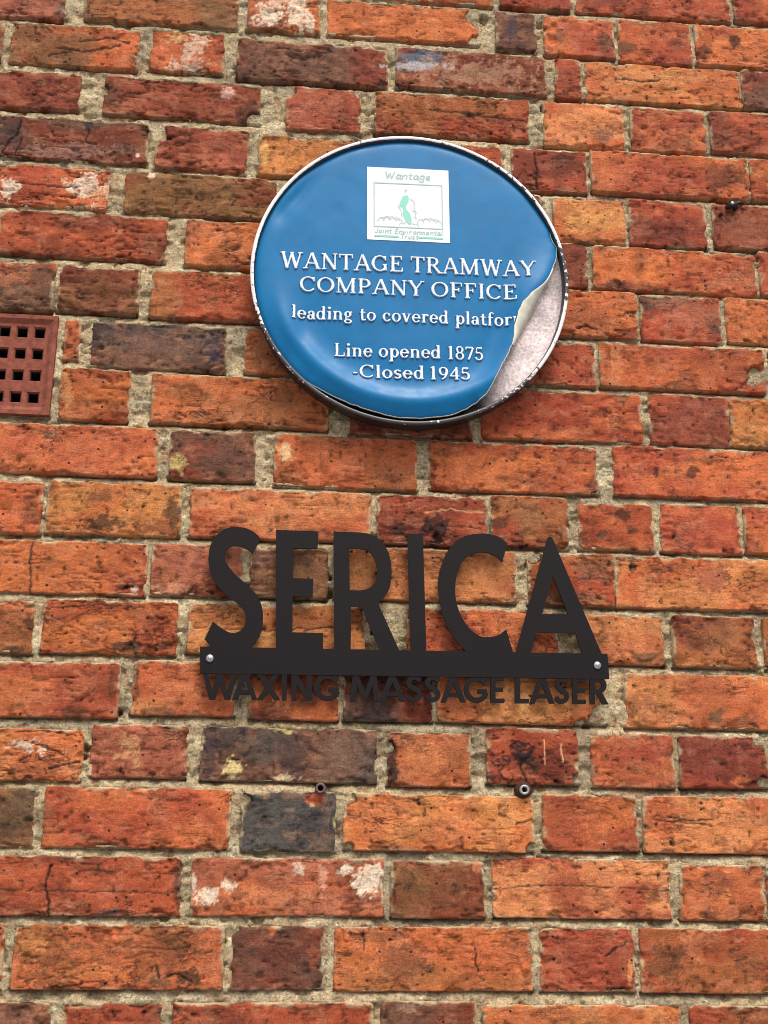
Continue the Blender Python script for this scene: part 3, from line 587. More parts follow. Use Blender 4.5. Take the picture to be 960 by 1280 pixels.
# ------------------------------------------------------------------ mortar: one bed behind and between the bricks
ZB, ZT = Z_ROW0 - ROW_HI * GAUGE - GAUGE / 2, Z_ROW0 - ROW_LO * GAUGE + GAUGE / 2
fx0, fx1, fz0, fz1 = float(min(FX[0])) - .01, float(max(FX[0])) + .01, float(min(FX[1])) - .01, float(max(FX[1])) + .01
def axis(a, f0, f1, b, fine, coarse):
    f0, f1 = max(a, f0), min(b, f1)
    return np.unique(np.concatenate([np.linspace(a, f0, max(2, int((f0 - a) / coarse) + 1)), np.linspace(f0, f1, int((f1 - f0) / fine)), np.linspace(f1, b, max(2, int((b - f1) / coarse) + 1))]).round(6))
gx_, gz_ = axis(X0 - .006, fx0, fx1, X1 + .006, .0021, .006), axis(ZB, fz0, fz1, ZT, .0021, .006)
MX, MZ = np.meshgrid(gx_, gz_)
sd = np.full(MX.shape, .05); da = np.full(MX.shape, .05); db = np.full(MX.shape, .05)
vent_rect = (VENT_XR - VENT_W, VENT_XR, VENT_ZB, VENT_ZT)
for (x0, x1, z0, z1) in rects + [vent_rect]:
    i0, i1 = np.searchsorted(gx_, [x0 - .04, x1 + .04]); j0, j1 = np.searchsorted(gz_, [z0 - .04, z1 + .04])
    s = np.s_[j0:j1, i0:i1]
    x, z = MX[s], MZ[s]
    dx, dz = np.maximum(x0 - x, x - x1), np.maximum(z0 - z, z - z1)
    q = np.where((dx > 0) & (dz > 0), np.hypot(np.maximum(dx, 0), np.maximum(dz, 0)), np.maximum(dx, dz))
    sd[s] = np.minimum(sd[s], q)
    inx = dx < .001
    da[s] = np.where(inx & (z <= z0 + .001), np.minimum(da[s], np.maximum(z0 - z, 0)), da[s])
    db[s] = np.where(inx & (z >= z1 - .001), np.minimum(db[s], np.maximum(z - z1, 0)), db[s])
zone = sstep(.35, .62, fbm(MX / .25, MZ / .12, 301, 3) + .20 * sstep(-.2, .4, MX))
lump = fbm(MX / .022, MZ / .014, 302, 5)
rec = .0034 + .0125 * np.exp(-da / .0032) * (.35 + .65 * zone) - .0012 * np.exp(-db / .004)
rec = rec + (lump - .5) * .0060 + (vn(MX / .006, MZ / .005, 303) - .5) * .0014 + (vn(MX / .0045, MZ / .0045, 304) - .5) * .0012
rec = rec + .004 * sstep(.62, .70, fbm(MX / .018, MZ / .012, 305, 4))
mpx, mpy = to_px(MX, np.zeros_like(MX), MZ)
for i, (vx, vy, vr, vd) in enumerate(VOIDS):
    if vr == 0: continue
    q = np.hypot(mpx - vx, mpy - vy) / vr + (fbm(mpx / 6, mpy / 6, 400 + i, 3) - .5) * .9
    rec = rec + sstep(1.1, .75, q) * vd * .001
bite = np.zeros(MX.shape)
for i, (bx_, by_, br, bd) in enumerate(BITES):
    if br == 0 or bd < 5: continue
    q = np.hypot(mpx - bx_, mpy - by_) / br + (fbm(mpx / 8, mpy / 8, 80 + i, 3) - .5) * .8
    bite = np.maximum(bite, sstep(1.25, .8, q))
rec = np.where(sd < -.0035, np.maximum(rec, .010) * (1 - bite) + (.0035 + (lump - .5) * .006) * bite, rec)
sd = np.where(bite > .05, np.maximum(sd, 0), sd)
mc = lin(M_MORTAR) * (.78 + .5 * fbm(MX / .06, MZ / .03, 310, 4))[..., None]
grey = sstep(.45, .65, fbm(MX / .12, MZ / .05, 311, 3))[..., None] * .55
mc = mc * (1 - grey) + lin((160, 149, 124)) * grey
dirt = sstep(.55, .70, fbm(MX / .02, MZ / .012, 312, 4))[..., None] * .5
mc = mc * (1 - dirt) + lin((124, 107, 80)) * dirt
pale = sstep(.58, .70, fbm(MX / .05, MZ / .012, 313, 4))[..., None] * .55
mc = mc * (1 - pale) + lin((226, 212, 174)) * pale
pink = sstep(.64, .74, fbm(MX / .012, MZ / .010, 314, 3))[..., None] * .35
mc = mc * (1 - pink) + lin((170, 104, 72)) * pink
Q = gridq(len(gx_), len(gz_))
keep = ~(sd.ravel()[Q] < -.0065).all(1)
used = np.unique(Q[keep]); remap = np.zeros(MX.size, int); remap[used] = np.arange(len(used))
MV = np.stack([MX, rec, MZ], -1).reshape(-1, 3)[used]
obj('mortar', mesh('mortar', MV, Q=remap[Q[keep]], cols=mc.reshape(-1, 3)[used]), mortar_mat, wall)
# core of the wall behind the bricks, and the plain stretches of brickwork far outside the picture
def box_mesh(name, x0, x1, y0, y1, z0, z1):
    V = [(x, y, z) for x in (x0, x1) for y in (y0, y1) for z in (z0, z1)]
    return mesh(name, V, Q=[(0, 1, 3, 2), (4, 6, 7, 5), (0, 4, 5, 1), (2, 3, 7, 6), (0, 2, 6, 4), (1, 5, 7, 3)], smooth=False)
core_mat = plain('wall_core', (.25, .2, .14), .95)
obj('wall_core', box_mesh('wall_core', -5, 5, .05, .23, 0, 4.6), core_mat, wall)
fac = facade_material()
for nm, bx in (('facade_brickwork', (-5, X0 - .006, .001, .049, 0, 4.6)), ('facade_brickwork', (X1 + .006, 5, .001, .049, 0, 4.6)),
               ('facade_brickwork', (X0 - .006, X1 + .006, .001, .049, ZT, 4.6)), ('facade_brickwork', (X0 - .006, X1 + .006, .001, .049, 0, ZB))):
    obj(nm, box_mesh(nm, *bx), fac, wall)
tag(obj('pavement', mesh('pavement', [(-60, -60, 0), (60, -60, 0), (60, 60, 0), (-60, 60, 0)], Q=[(0, 1, 2, 3)]), pavement_material()), kind='structure', label='grey pavement at the foot of the wall')
# ------------------------------------------------------------------ terracotta air brick
def air_brick():
    x0, x1, z0, z1 = vent_rect
    W, H = x1 - x0, z1 - z0
    m = plain('terracotta', lin((134, 77, 62)), .88, noise=.38, nscale=110, bump=.0012, spec=.2)
    dark = plain('vent_shade_fill', (.012, .011, .011), 1.0)  # near-black colour stands in for the shade inside the holes
    # columns/rows of square mouths, measured from the right edge
    pitx = .0225; pz = H / 5.05; ncol = 9
    cxs = [W - .0235 - k * pitx for k in range(ncol)]
    czs = [H - .0235 - k * ((H - .048) / 3.0) for k in range(4)]
    mo, mi, dep = .0080, .0062, .006
    xs = sorted({0.0, W, .0055, W - .0055, .0115, W - .0115} | {c + s * mo for c in cxs for s in (-1, 1)})
    zs = sorted({0.0, H, .0055, H - .0055, .0115, H - .0115} | {c + s * mo for c in czs for s in (-1, 1)})
    xs, zs = [q for q in xs if 0 <= q <= W], [q for q in zs if 0 <= q <= H]
    V, Qs, TV, TQ = [], [], [], []
    def quad(a, b, c, d):
        n = len(V); V.extend([a, b, c, d]); Qs.append((n, n + 1, n + 2, n + 3))
    def yy(x, z):          # stepped frame: raised border, sunk panel
        e = min(x, W - x, z, H - z)
        return -.0035 if e <= .0056 else .0005
    for i in range(len(xs) - 1):
        for j in range(len(zs) - 1):
            a, b, c, d = xs[i], xs[i + 1], zs[j], zs[j + 1]
            mx, mz = (a + b) / 2, (c + d) / 2
            hole = any(abs(mx - q) < mo - 1e-6 for q in cxs) and any(abs(mz - q) < mo - 1e-6 for q in czs)
            if not hole:
                quad((a, yy(a, c), c), (b, yy(b, c), c), (b, yy(b, d), d), (a, yy(a, d), d))
            else:
                hx, hz = (a + b) / 2, (c + d) / 2
                O = [(hx - mo, .0005, hz - mo), (hx + mo, .0005, hz - mo), (hx + mo, .0005, hz + mo), (hx - mo, .0005, hz + mo)]
                I = [(hx - mi, .0005 + dep * .5, hz - mi), (hx + mi, .0005 + dep * .5, hz - mi), (hx + mi, .0005 + dep * .5, hz + mi), (hx - mi, .0005 + dep * .5, hz + mi)]
                Bk = [(p[0], .045, p[2]) for p in I]
                for k in range(4):
                    l = (k + 1) % 4
                    quad(O[k], O[l], I[l], I[k]); TQ.append(tuple(len(TV) + q for q in range(4))); TV.extend([I[k], I[l], Bk[l], Bk[k]])
    y0 = -.0035
    quad((0, y0, 0), (0, y0, H), (0, .04, H), (0, .04, 0)); quad((W, y0, H), (W, y0, 0), (W, .04, 0), (W, .04, H))
    quad((0, y0, H), (W, y0, H), (W, .04, H), (0, .04, H)); quad((W, y0, 0), (0, y0, 0), (0, .04, 0), (W, .04, 0))
    vent = obj('air_brick', mesh('air_brick', V, Q=Qs, smooth=False), m, wall, (x0, 0, z0))
    tun = mesh('vent_tunnel', TV, Q=TQ, smooth=False)
    vent['label'] = 'terracotta air brick with rows of square holes'
    obj('vent_tunnel', tun, dark, vent, (x0, 0, z0))
    obj('vent_shade_fill', box_mesh('vent_shade_fill', .004, W - .004, .046, .049, .004, H - .004), dark, vent, (x0, 0, z0))
air_brick()
# ------------------------------------------------------------------ glyphs (unit cap height)
T_, t_ = .155, .078
def Ln(x0, y0, x1, y1, w): return ('l', x0, y0, x1, y1, w)
def Ar(cx, cy, rx, ry, a0, a1, wt=t_, wk=T_): return ('a', cx, cy, rx, ry, a0, a1, wt, wk)
def Sf(x, y, h=.13): return ('l', x - h, y, x + h, y, .062)
B0, T1 = .03, .97
SERIF = {
 'W': (1.28, [Ln(.14, 1.02, .40, -.02, T_), Ln(.40, -.02, .64, .95, t_), Ln(.64, .95, .90, -.02, T_), Ln(.90, -.02, 1.14, 1.02, t_), Sf(.14, T1), Sf(.66, T1, .1), Sf(1.14, T1)]),
 'A': (.96, [Ln(.12, 0, .46, 1, t_), Ln(.48, 1, .84, 0, T_), Ln(.22, .34, .70, .34, t_), Sf(.12, B0), Sf(.84, B0)]),
 'N': (.98, [Ln(.18, 0, .18, .96, t_), Ln(.18, .98, .80, .0, T_), Ln(.80, .02, .80, 1, t_), Sf(.15, T1, .12), Sf(.18, B0, .12), Sf(.80, T1, .12)]),
 'T': (.84, [Ln(.42, 0, .42, 1, T_), Ln(.05, .96, .79, .96, t_), Ln(.06, .76, .06, .98, .06), Ln(.78, .76, .78, .98, .06), Sf(.42, B0)]),
 'G': (.98, [Ar(.48, .5, .39, .46, 48, 318), Ln(.78, .06, .78, .42, T_), Sf(.77, .42, .12), Ln(.80, .68, .80, .96, .07)]),
 'E': (.82, [Ln(.22, 0, .22, 1, T_), Ln(.07, .96, .70, .96, t_), Ln(.07, .04, .74, .04, t_), Ln(.2, .52, .52, .52, t_), Ln(.70, .76, .70, .98, .06), Ln(.75, .02, .75, .26, .06), Ln(.53, .40, .53, .64, .06)]),
 'R': (.93, [Ln(.22, 0, .22, 1, T_), Sf(.22, B0), Ln(.07, .96, .42, .96, t_), Ar(.42, .73, .25, .23, -90, 90), Ln(.2, .5, .44, .5, t_), Ln(.44, .5, .80, .03, T_ * .95), Sf(.84, B0, .09)]),
 'M': (1.18, [Ln(.18, 0, .18, .97, t_), Ln(.2, 1, .58, .02, T_), Ln(.58, .02, .96, 1, t_), Ln(.98, 0, .98, 1, T_), Sf(.18, B0, .12), Sf(.98, B0, .13), Sf(.14, T1, .1), Sf(1.02, T1, .1)]),
 'Y': (.9, [Ln(.12, 1, .45, .44, T_), Ln(.80, 1, .45, .44, t_), Ln(.45, 0, .45, .46, T_), Sf(.12, T1), Sf(.80, T1, .11), Sf(.45, B0)]),
 'C': (.92, [Ar(.49, .5, .39, .46, 46, 314), Ln(.80, .68, .80, .96, .07)]),
 'O': (1.02, [Ar(.51, .5, .40, .46, 0, 360)]),
 'P': (.82, [Ln(.22, 0, .22, 1, T_), Sf(.22, B0), Ln(.07, .96, .42, .96, t_), Ar(.40, .70, .27, .26, -90, 90), Ln(.2, .44, .42, .44, t_)]),
 'F': (.77, [Ln(.22, 0, .22, 1, T_), Sf(.22, B0), Ln(.07, .96, .68, .96, t_), Ln(.2, .52, .52, .52, t_), Ln(.68, .74, .68, .98, .06), Ln(.53, .40, .53, .64, .06)]),
 'I': (.44, [Ln(.22, 0, .22, 1, T_), Sf(.22, B0), Sf(.22, T1)]),
 'L': (.76, [Ln(.22, 0, .22, 1, T_), Sf(.22, T1), Ln(.07, .04, .68, .04, t_), Ln(.69, .02, .69, .30, .06)]),
 'l': (.36, [Ln(.18, 0, .18, 1, T_), Sf(.18, B0, .12), Ln(.05, .96, .18, .96, t_)]),
 'e': (.62, [Ar(.31, .33, .22, .30, 5, 318), Ln(.10, .36, .53, .36, t_)]),
 'a': (.60, [Ar(.25, .19, .15, .16, 0, 360), Ln(.44, .05, .44, .46, T_), Ar(.29, .44, .15, .19, 0, 160), Ln(.44, .05, .56, .04, t_)]),
 'd': (.68, [Ar(.29, .33, .20, .30, 0, 360), Ln(.50, 0, .50, 1, T_), Ln(.37, .96, .50, .96, t_), Ln(.5, .04, .62, .04, t_)]),
 'i': (.36, [Ln(.18, 0, .18, .66, T_), Sf(.18, B0, .12), Ln(.05, .62, .18, .62, t_), Ln(.17, .88, .18, .88, .19)]),
 'n': (.72, [Ln(.17, 0, .17, .66, T_), Ln(.05, .62, .17, .62, t_), Sf(.17, B0, .11), Ar(.36, .42, .18, .21, 0, 150), Ln(.54, 0, .54, .44, T_), Sf(.54, B0, .11)]),
 'g': (.62, [Ar(.28, .43, .17, .19, 0, 360), Ar(.29, -.10, .21, .13, 0, 360, t_, .11), Ln(.16, .22, .13, .10, t_), Ln(.13, .08, .40, .03, .1), Ln(.42, .58, .56, .61, .09)]),
 't': (.46, [Ln(.20, .12, .20, .86, T_ * .95), Ln(.05, .62, .40, .62, t_), Ar(.31, .14, .11, .11, 180, 320, t_, T_)]),
 'o': (.66, [Ar(.33, .33, .23, .30, 0, 360)]),
 'c': (.58, [Ar(.31, .33, .22, .30, 42, 318), Ln(.46, .50, .47, .50, .14)]),
 'v': (.66, [Ln(.12, .66, .33, .0, T_), Ln(.54, .66, .33, .0, t_), Sf(.13, .63, .11), Sf(.54, .63, .1)]),
 'r': (.52, [Ln(.17, 0, .17, .66, T_), Ln(.05, .62, .17, .62, t_), Sf(.17, B0, .12), Ar(.36, .42, .17, .21, 60, 150), Ln(.43, .57, .44, .57, .14)]),
 'p': (.68, [Ln(.17, -.30, .17, .66, T_), Sf(.17, -.28, .12), Ar(.38, .33, .19, .30, 0, 360), Ln(.05, .62, .17, .62, t_)]),
 'f': (.44, [Ln(.18, 0, .18, .80, T_), Ar(.32, .79, .14, .19, 50, 180), Ln(.05, .62, .38, .62, t_), Sf(.18, B0, .12)]),
 'm': (1.06, [Ln(.17, 0, .17, .66, T_), Ln(.05, .62, .17, .62, t_), Sf(.17, B0, .11), Ar(.35, .42, .17, .21, 0, 150), Ln(.52, 0, .52, .44, T_), Sf(.52, B0, .11), Ar(.70, .42, .17, .21, 0, 150), Ln(.87, 0, .87, .44, T_), Sf(.87, B0, .11)]),
 's': (.52, [Ar(.26, .48, .15, .15, 40, 250, t_ * 1.1, T_ * .9), Ar(.26, .19, .16, .16, -140, 80, t_ * 1.1, T_ * .9), Ln(.19, .37, .34, .29, T_)]),
 '1': (.52, [Ln(.27, 0, .27, .97, T_), Sf(.27, B0, .14), Ln(.12, .86, .27, .93, t_)]),
 '8': (.64, [Ar(.32, .72, .18, .22, 0, 360, t_, .13), Ar(.32, .26, .22, .24, 0, 360, t_, .14)]),
 '7': (.6, [Ln(.07, .91, .54, .91, .12), Ln(.54, .90, .24, .02, .13), Ln(.07, .76, .07, .94, .06)]),
 '5': (.6, [Ln(.16, .91, .50, .91, .12), Ln(.15, .9, .13, .50, .08), Ar(.29, .29, .21, .27, -150, 125, .08, .14)]),
 '9': (.64, [Ar(.32, .64, .21, .28, 0, 360, t_, .14), Ar(.12, .62, .41, .60, -72, 0, .07, .12)]),
 '4': (.64, [Ln(.44, 0, .44, .96, .14), Ln(.44, .94, .06, .28, .07), Ln(.05, .28, .60, .28, .09), Sf(.44, B0, .12)]),
 '-': (.40, [Ln(.08, .34, .32, .34, .11)]),
}
K_ = .2
SANS = {   # small condensed capitals of the steel sign; clipped to the cap height
 'W': (1.34, [Ln(.10, 1.05, .37, -.05, K_), Ln(.37, -.05, .67, .95, K_), Ln(.67, .95, .97, -.05, K_), Ln(.97, -.05, 1.24, 1.05, K_)]),
 'A': (.98, [Ln(.08, -.06, .49, 1.02, K_), Ln(.49, 1.02, .90, -.06, K_), Ln(.25, .28, .73, .28, .16)]),
 'X': (.92, [Ln(.08, -.06, .84, 1.06, K_), Ln(.84, -.06, .08, 1.06, K_)]),
 'I': (.30, [Ln(.15, -.1, .15, 1.1, K_)]),
 'N': (.88, [Ln(.14, -.1, .14, 1.1, K_), Ln(.14, 1, .74, 0, K_), Ln(.74, -.1, .74, 1.1, K_)]),
 'G': (.98, [Ar(.50, .5, .40, .41, 45, 330, .19, .2), Ln(.52, .42, .90, .42, .17), Ln(.82, .15, .82, .45, .18)]),
 'M': (1.10, [Ln(.10, -.1, .22, 1.0, K_), Ln(.22, 1.0, .55, .1, K_ * .9), Ln(.55, .1, .88, 1.0, K_ * .9), Ln(.88, 1.0, 1.0, -.1, K_)]),
 'S': (.70, [Ar(.36, .72, .21, .19, 35, 265, .18, .19), Ar(.33, .28, .23, .19, -150, 85, .18, .19), Ln(.27, .53, .44, .46, .19)]),
 'E': (.62, [Ln(.14, -.1, .14, 1.1, K_), Ln(.1, .92, .58, .92, .17), Ln(.1, .5, .54, .5, .16), Ln(.1, .08, .6, .08, .17)]),
 'L': (.60, [Ln(.14, -.1, .14, 1.1, K_), Ln(.1, .08, .58, .08, .17)]),
 'R': (.76, [Ln(.14, -.1, .14, 1.1, K_), Ar(.38, .70, .22, .22, -90, 90, .17, .19), Ln(.12, .92, .4, .92, .17), Ln(.12, .47, .4, .47, .16), Ln(.38, .46, .68, -.04, K_)]),
}
def glyph_sdf(strokes, x, y):
    """signed distance, positive inside"""
    s = np.full(x.shape, -9.0)
    def cap(x0, y0, x1, y1, w0, w1):
        nonlocal s
        dx, dy = x1 - x0, y1 - y0
        t = np.clip(((x - x0) * dx + (y - y0) * dy) / (dx * dx + dy * dy + 1e-12), 0, 1)
        s = np.maximum(s, (w0 + (w1 - w0) * t) / 2 - np.hypot(x - x0 - t * dx, y - y0 - t * dy))
    for k in strokes:
        if k[0] == 'l':
            _, x0, y0, x1, y1, w = k
            L = math.hypot(x1 - x0, y1 - y0)
            if L < .03: cap(x0, y0, x1, y1, w, w); continue
            ux, uy = (x1 - x0) / L, (y1 - y0) / L
            a = (x - (x0 + x1) / 2) * ux + (y - (y0 + y1) / 2) * uy; b = -(x - (x0 + x1) / 2) * uy + (y - (y0 + y1) / 2) * ux
            qa, qb = np.abs(a) - L / 2, np.abs(b) - w / 2
            s = np.maximum(s, -(np.hypot(np.maximum(qa, 0), np.maximum(qb, 0)) + np.minimum(np.maximum(qa, qb), 0)))
        else:
            _, cx, cy, rx, ry, a0, a1, wt, wk = k
            n = max(6, int(abs(a1 - a0) / 12))
            an = np.radians(np.linspace(a0, a1, n + 1))
            X, Y = cx + rx * np.cos(an), cy + ry * np.sin(an)
            W = wt + (wk - wt) * np.cos(an) ** 2
            for i in range(n): cap(X[i], Y[i], X[i + 1], Y[i + 1], W[i], W[i + 1])
    return s
def march(S, level, gx, gy):
    """filled contour of S > level on a grid: vertices (x, y, S), polygons, boundary segments"""
    ny, nx = S.shape
    ins = S > level
    V, P, Bd, vid = [], [], [], {}
    def gv(j, i):
        k = (j, i)
        if k not in vid:
            vid[k] = len(V); V.append((gx[i], gy[j], S[j, i]))
        return vid[k]
    def ev(j0, i0, j1, i1):
        k = (j0, i0, j1, i1) if (j0, i0) < (j1, i1) else (j1, i1, j0, i0)
        if k not in vid:
            a, b = S[j0, i0], S[j1, i1]; t = min(max((level - a) / (b - a), .001), .999)
            vid[k] = len(V); V.append((gx[i0] + (gx[i1] - gx[i0]) * t, gy[j0] + (gy[j1] - gy[j0]) * t, level))
        return vid[k]
    cnt = ins[:-1, :-1].astype(int) + ins[1:, :-1] + ins[:-1, 1:] + ins[1:, 1:]
    for j, i in zip(*np.nonzero(cnt)):
        c = [(j, i), (j, i + 1), (j + 1, i + 1), (j + 1, i)]
        poly, cross = [], []
        for k in range(4):
            a, b = c[k], c[(k + 1) % 4]
            if ins[a]: poly.append(gv(*a))
            if ins[a] != ins[b]:
                e = ev(*a, *b); poly.append(e); cross.append((e, ins[a]))
        P.append(poly)
        if len(cross) == 2:
            (e0, out0), (e1, _) = cross
            Bd.append((e0, e1) if out0 else (e1, e0))
    return V, P, Bd
def split_polys(P):
    return [p for p in P if len(p) == 4], [p for p in P if len(p) == 3], [p for p in P if len(p) > 4]

# ------------------------------------------------------------------ round blue plaque
PY = -.034                                   # front of the rim
rim_px = np.array([(309, 340), (318, 290), (345, 240), (385, 203), (440, 180), (505, 173), (560, 180), (610, 197), (655, 228), (690, 275), (708, 320), (711, 362), (704, 400), (680, 450), (645, 490), (610, 512), (560, 529), (510, 533), (470, 528), (430, 511), (390, 484), (350, 442), (325, 398)], float)
ex, ez = unproj(rim_px[:, 0], rim_px[:, 1], PY)
sol = np.linalg.lstsq(np.c_[2 * ex, 2 * ez, np.ones(len(ex))], ex ** 2 + ez ** 2, rcond=None)[0]
PCX, PCZ = float(sol[0]), float(sol[1]); PR = float(math.sqrt(sol[2] + PCX ** 2 + PCZ ** 2))
plaque = empty('commemorative_plaque', (PCX, .0, PCZ - PR))
tag(plaque, 'round blue commemorative plaque with raised white lettering and peeling face', 'plaque')
# housing side and dished back
hv, hq = lathe([(PR - .010, .003), (PR - .0035, -.004), (PR - .0012, -.022), (PR - .0006, -.031)], 200)
obj('housing', mesh('housing', hv, Q=hq), plain('black_housing', (.02, .02, .022), .45, noise=.35, nscale=70, bump=.0004), plaque, (PCX, 0, PCZ))
prof = [(PR - .0006, -.0310), (PR - .0003, -.0330), (PR - .0012, -.0340), (PR - .0030, -.0344), (PR - .0048, -.0340), (PR - .0058, -.0328), (PR - .0062, -.026), (PR - .0070, -.022)]
rv, rq = lathe(prof, 320)
ang = np.arctan2(rv[:, 2], rv[:, 0])
down = np.clip(-np.sin(ang + .45), 0, 1); rt_ = np.clip(np.cos(ang - .1), 0, 1)
wear_dark = .02 + .38 * down + .10 * rt_ - .12 * np.clip(np.cos(ang - 2.9), 0, 1) + np.where(np.hypot(rv[:, 0], rv[:, 2]) < PR - .0055, .5, 0)  # chip wear, plus an inner wall set fully dark
obj('rim', mesh('rim', rv, Q=rq, cols=np.repeat(wear_dark[:, None], 3, 1)), rim_material(), plaque, (PCX, 0, PCZ))
bv, bq = lathe([(PR - .0068, -.0225), (PR - .012, -.0185), (PR - .02, -.0172), (PR * .90, -.0170), (PR * .85, -.0170), (PR * .8, -.0170), (PR * .7, -.0170), (.002, -.0170)], 240)
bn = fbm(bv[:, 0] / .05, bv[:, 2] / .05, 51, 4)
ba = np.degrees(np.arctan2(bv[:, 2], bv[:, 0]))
black_sector = (sstep(-44, -66, ba + (bn - .5) * 26) * sstep(-175, -160, ba))[:, None]  # backing turns black across its bottom sector
bcol = lin((212, 198, 196)) * (.55 + .8 * fbm(bv[:, 0] / .02, bv[:, 2] / .02, 52, 4))[:, None] * (1 - black_sector) + np.array([.012, .012, .013]) * black_sector
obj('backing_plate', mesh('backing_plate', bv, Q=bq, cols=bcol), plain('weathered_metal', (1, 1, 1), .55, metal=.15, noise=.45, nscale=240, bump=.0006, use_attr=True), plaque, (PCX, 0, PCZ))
# film: outline in polar form, measured along its torn edge
torn = [(690, 296), (696, 307), (695, 325), (687, 345), (681, 354), (665, 367), (652, 379), (647, 391), (643, 407), (638.6, 433), (628, 455), (619, 473), (608, 492), (586, 508), (571, 515), (553, 518.5), (527, 521), (499, 519.5), (460, 510.5), (430, 499), (405, 487), (385, 476), (365, 460)]
tx, tz = unproj([p[0] for p in torn], [p[1] for p in torn], -.033)
ta = np.arctan2(tz - PCZ, tx - PCX); tr = np.hypot(tx - PCX, tz - PCZ)
tau = np.where(ta > .6, ta - 2 * math.pi, ta)            # decreasing from about 0.3 to about -2.6
RF = PR - .0066
order = np.argsort(tau)
def film_radius(a):
    a = np.where(a > .9, a - 2 * math.pi, a)
    r = np.interp(a, tau[order], tr[order])
    ins = (a > tau.min()) & (a < tau.max())
    blend_lo = sstep(tau.min() - .12, tau.min(), a); blend_hi = sstep(tau.max() + .06, tau.max(), a)
    r = np.where(ins, np.minimum(r, RF), RF)
    edge = np.where(a <= tau.min(), RF * (1 - blend_lo) + min(tr[order][0], RF) * blend_lo, np.where(a >= tau.max(), RF * (1 - blend_hi) + min(tr[order][-1], RF) * blend_hi, r))
    jit = ((vn(a * 26, a * 0 + 3., 77) - .5) * .0009 + (vn(a * 9, a * 0 + 8., 78) - .5) * .0012) * ins
    return np.where(ins, r, edge) + jit
def film_y(x, z):
    dx, dz = x - PCX, z - PCZ
    r = np.hypot(dx, dz); a = np.arctan2(dz, dx)
    rho = r / PR
    y = -.0305 - .0012 * (1 - rho ** 2)
    win = sstep(.15, .75, -np.sin(a + .12)) 
    y = y - .0062 * win * np.exp(-((rho - .845) / .062) ** 2) + .0016 * win * np.exp(-((rho - .68) / .09) ** 2)
    ed = film_radius(a) - r
    y = y + .0030 * np.exp(-np.maximum(ed, 0) / .0045) * (1 - sstep(.1, -.3, np.where(np.abs(a) < 1.1, a, .3)))
    px, py = to_px(x, np.full_like(x, -.027), z)
    def g(cx, cy, sx, sy, rot=0):
        c, s = math.cos(rot), math.sin(rot)
        u, v = (px - cx) * c + (py - cy) * s, -(px - cx) * s + (py - cy) * c
        return np.exp(-(u / sx) ** 2 - (v / sy) ** 2)
    y = y + .0035 * g(372, 246, 34, 9, -.85) - .0016 * g(362, 236, 36, 10, -.85) + .0012 * g(352, 268, 10, 14, 0)
    y = y - .0100 * g(668, 372, 46, 26, -1.0) - .0050 * g(634, 440, 40, 16, -1.1) + .0022 * g(625, 405, 40, 14, -1.2)
    y = y - .0020 * g(350, 400, 20, 60, .3) + .0018 * g(378, 420, 14, 50, .45) + .0012 * g(690, 235, 20, 60, .6)
    y = y - (fbm(x / .09, z / .07, 61, 3) - .5) * .0011 - (vn(x / .018, z / .016, 62) - .5) * .00012
    return y
na, nr = 420, 110
aa = np.linspace(-math.pi, math.pi, na, endpoint=False)
fr = film_radius(aa)
ss = np.linspace(0.004, 1, nr) ** .85
fx_ = PCX + np.outer(ss, fr * np.cos(aa)); fz_ = PCZ + np.outer(ss, fr * np.sin(aa))
fy_ = film_y(fx_, fz_)
FV = np.stack([fx_ - PCX, fy_, fz_ - PCZ], -1).reshape(-1, 3)
ii = np.arange(na * nr).reshape(nr, na); jn = np.roll(ii, -1, 1)
FQ = np.stack([ii[:-1], jn[:-1], jn[1:], ii[1:]], -1).reshape(-1, 4)
BLUE = lin((10, 110, 164))
blue_mat = plain('blue_vinyl', BLUE, .36, noise=.10, nscale=26, spec=.26)
_nt, _lk = blue_mat.node_tree.nodes, blue_mat.node_tree.links
_tc = _nt.new('ShaderNodeTexCoord'); _n = nnode(_nt, 'ShaderNodeTexNoise', Scale=38.0, Detail=8.0, Roughness=.75); _lk.new(_tc.outputs['Object'], _n.inputs['Vector'])
_r = ramp(_nt, [(.3, .26), (.7, .52)]); _lk.new(_n.outputs[0], _r.inputs[0]); _lk.new(_r.outputs[0], _nt['Principled BSDF'].inputs['Roughness'])
film = obj('blue_face', mesh('blue_face', FV, Q=FQ, N=[ii[0][::-1]]), blue_mat, plaque, (PCX, 0, PCZ))
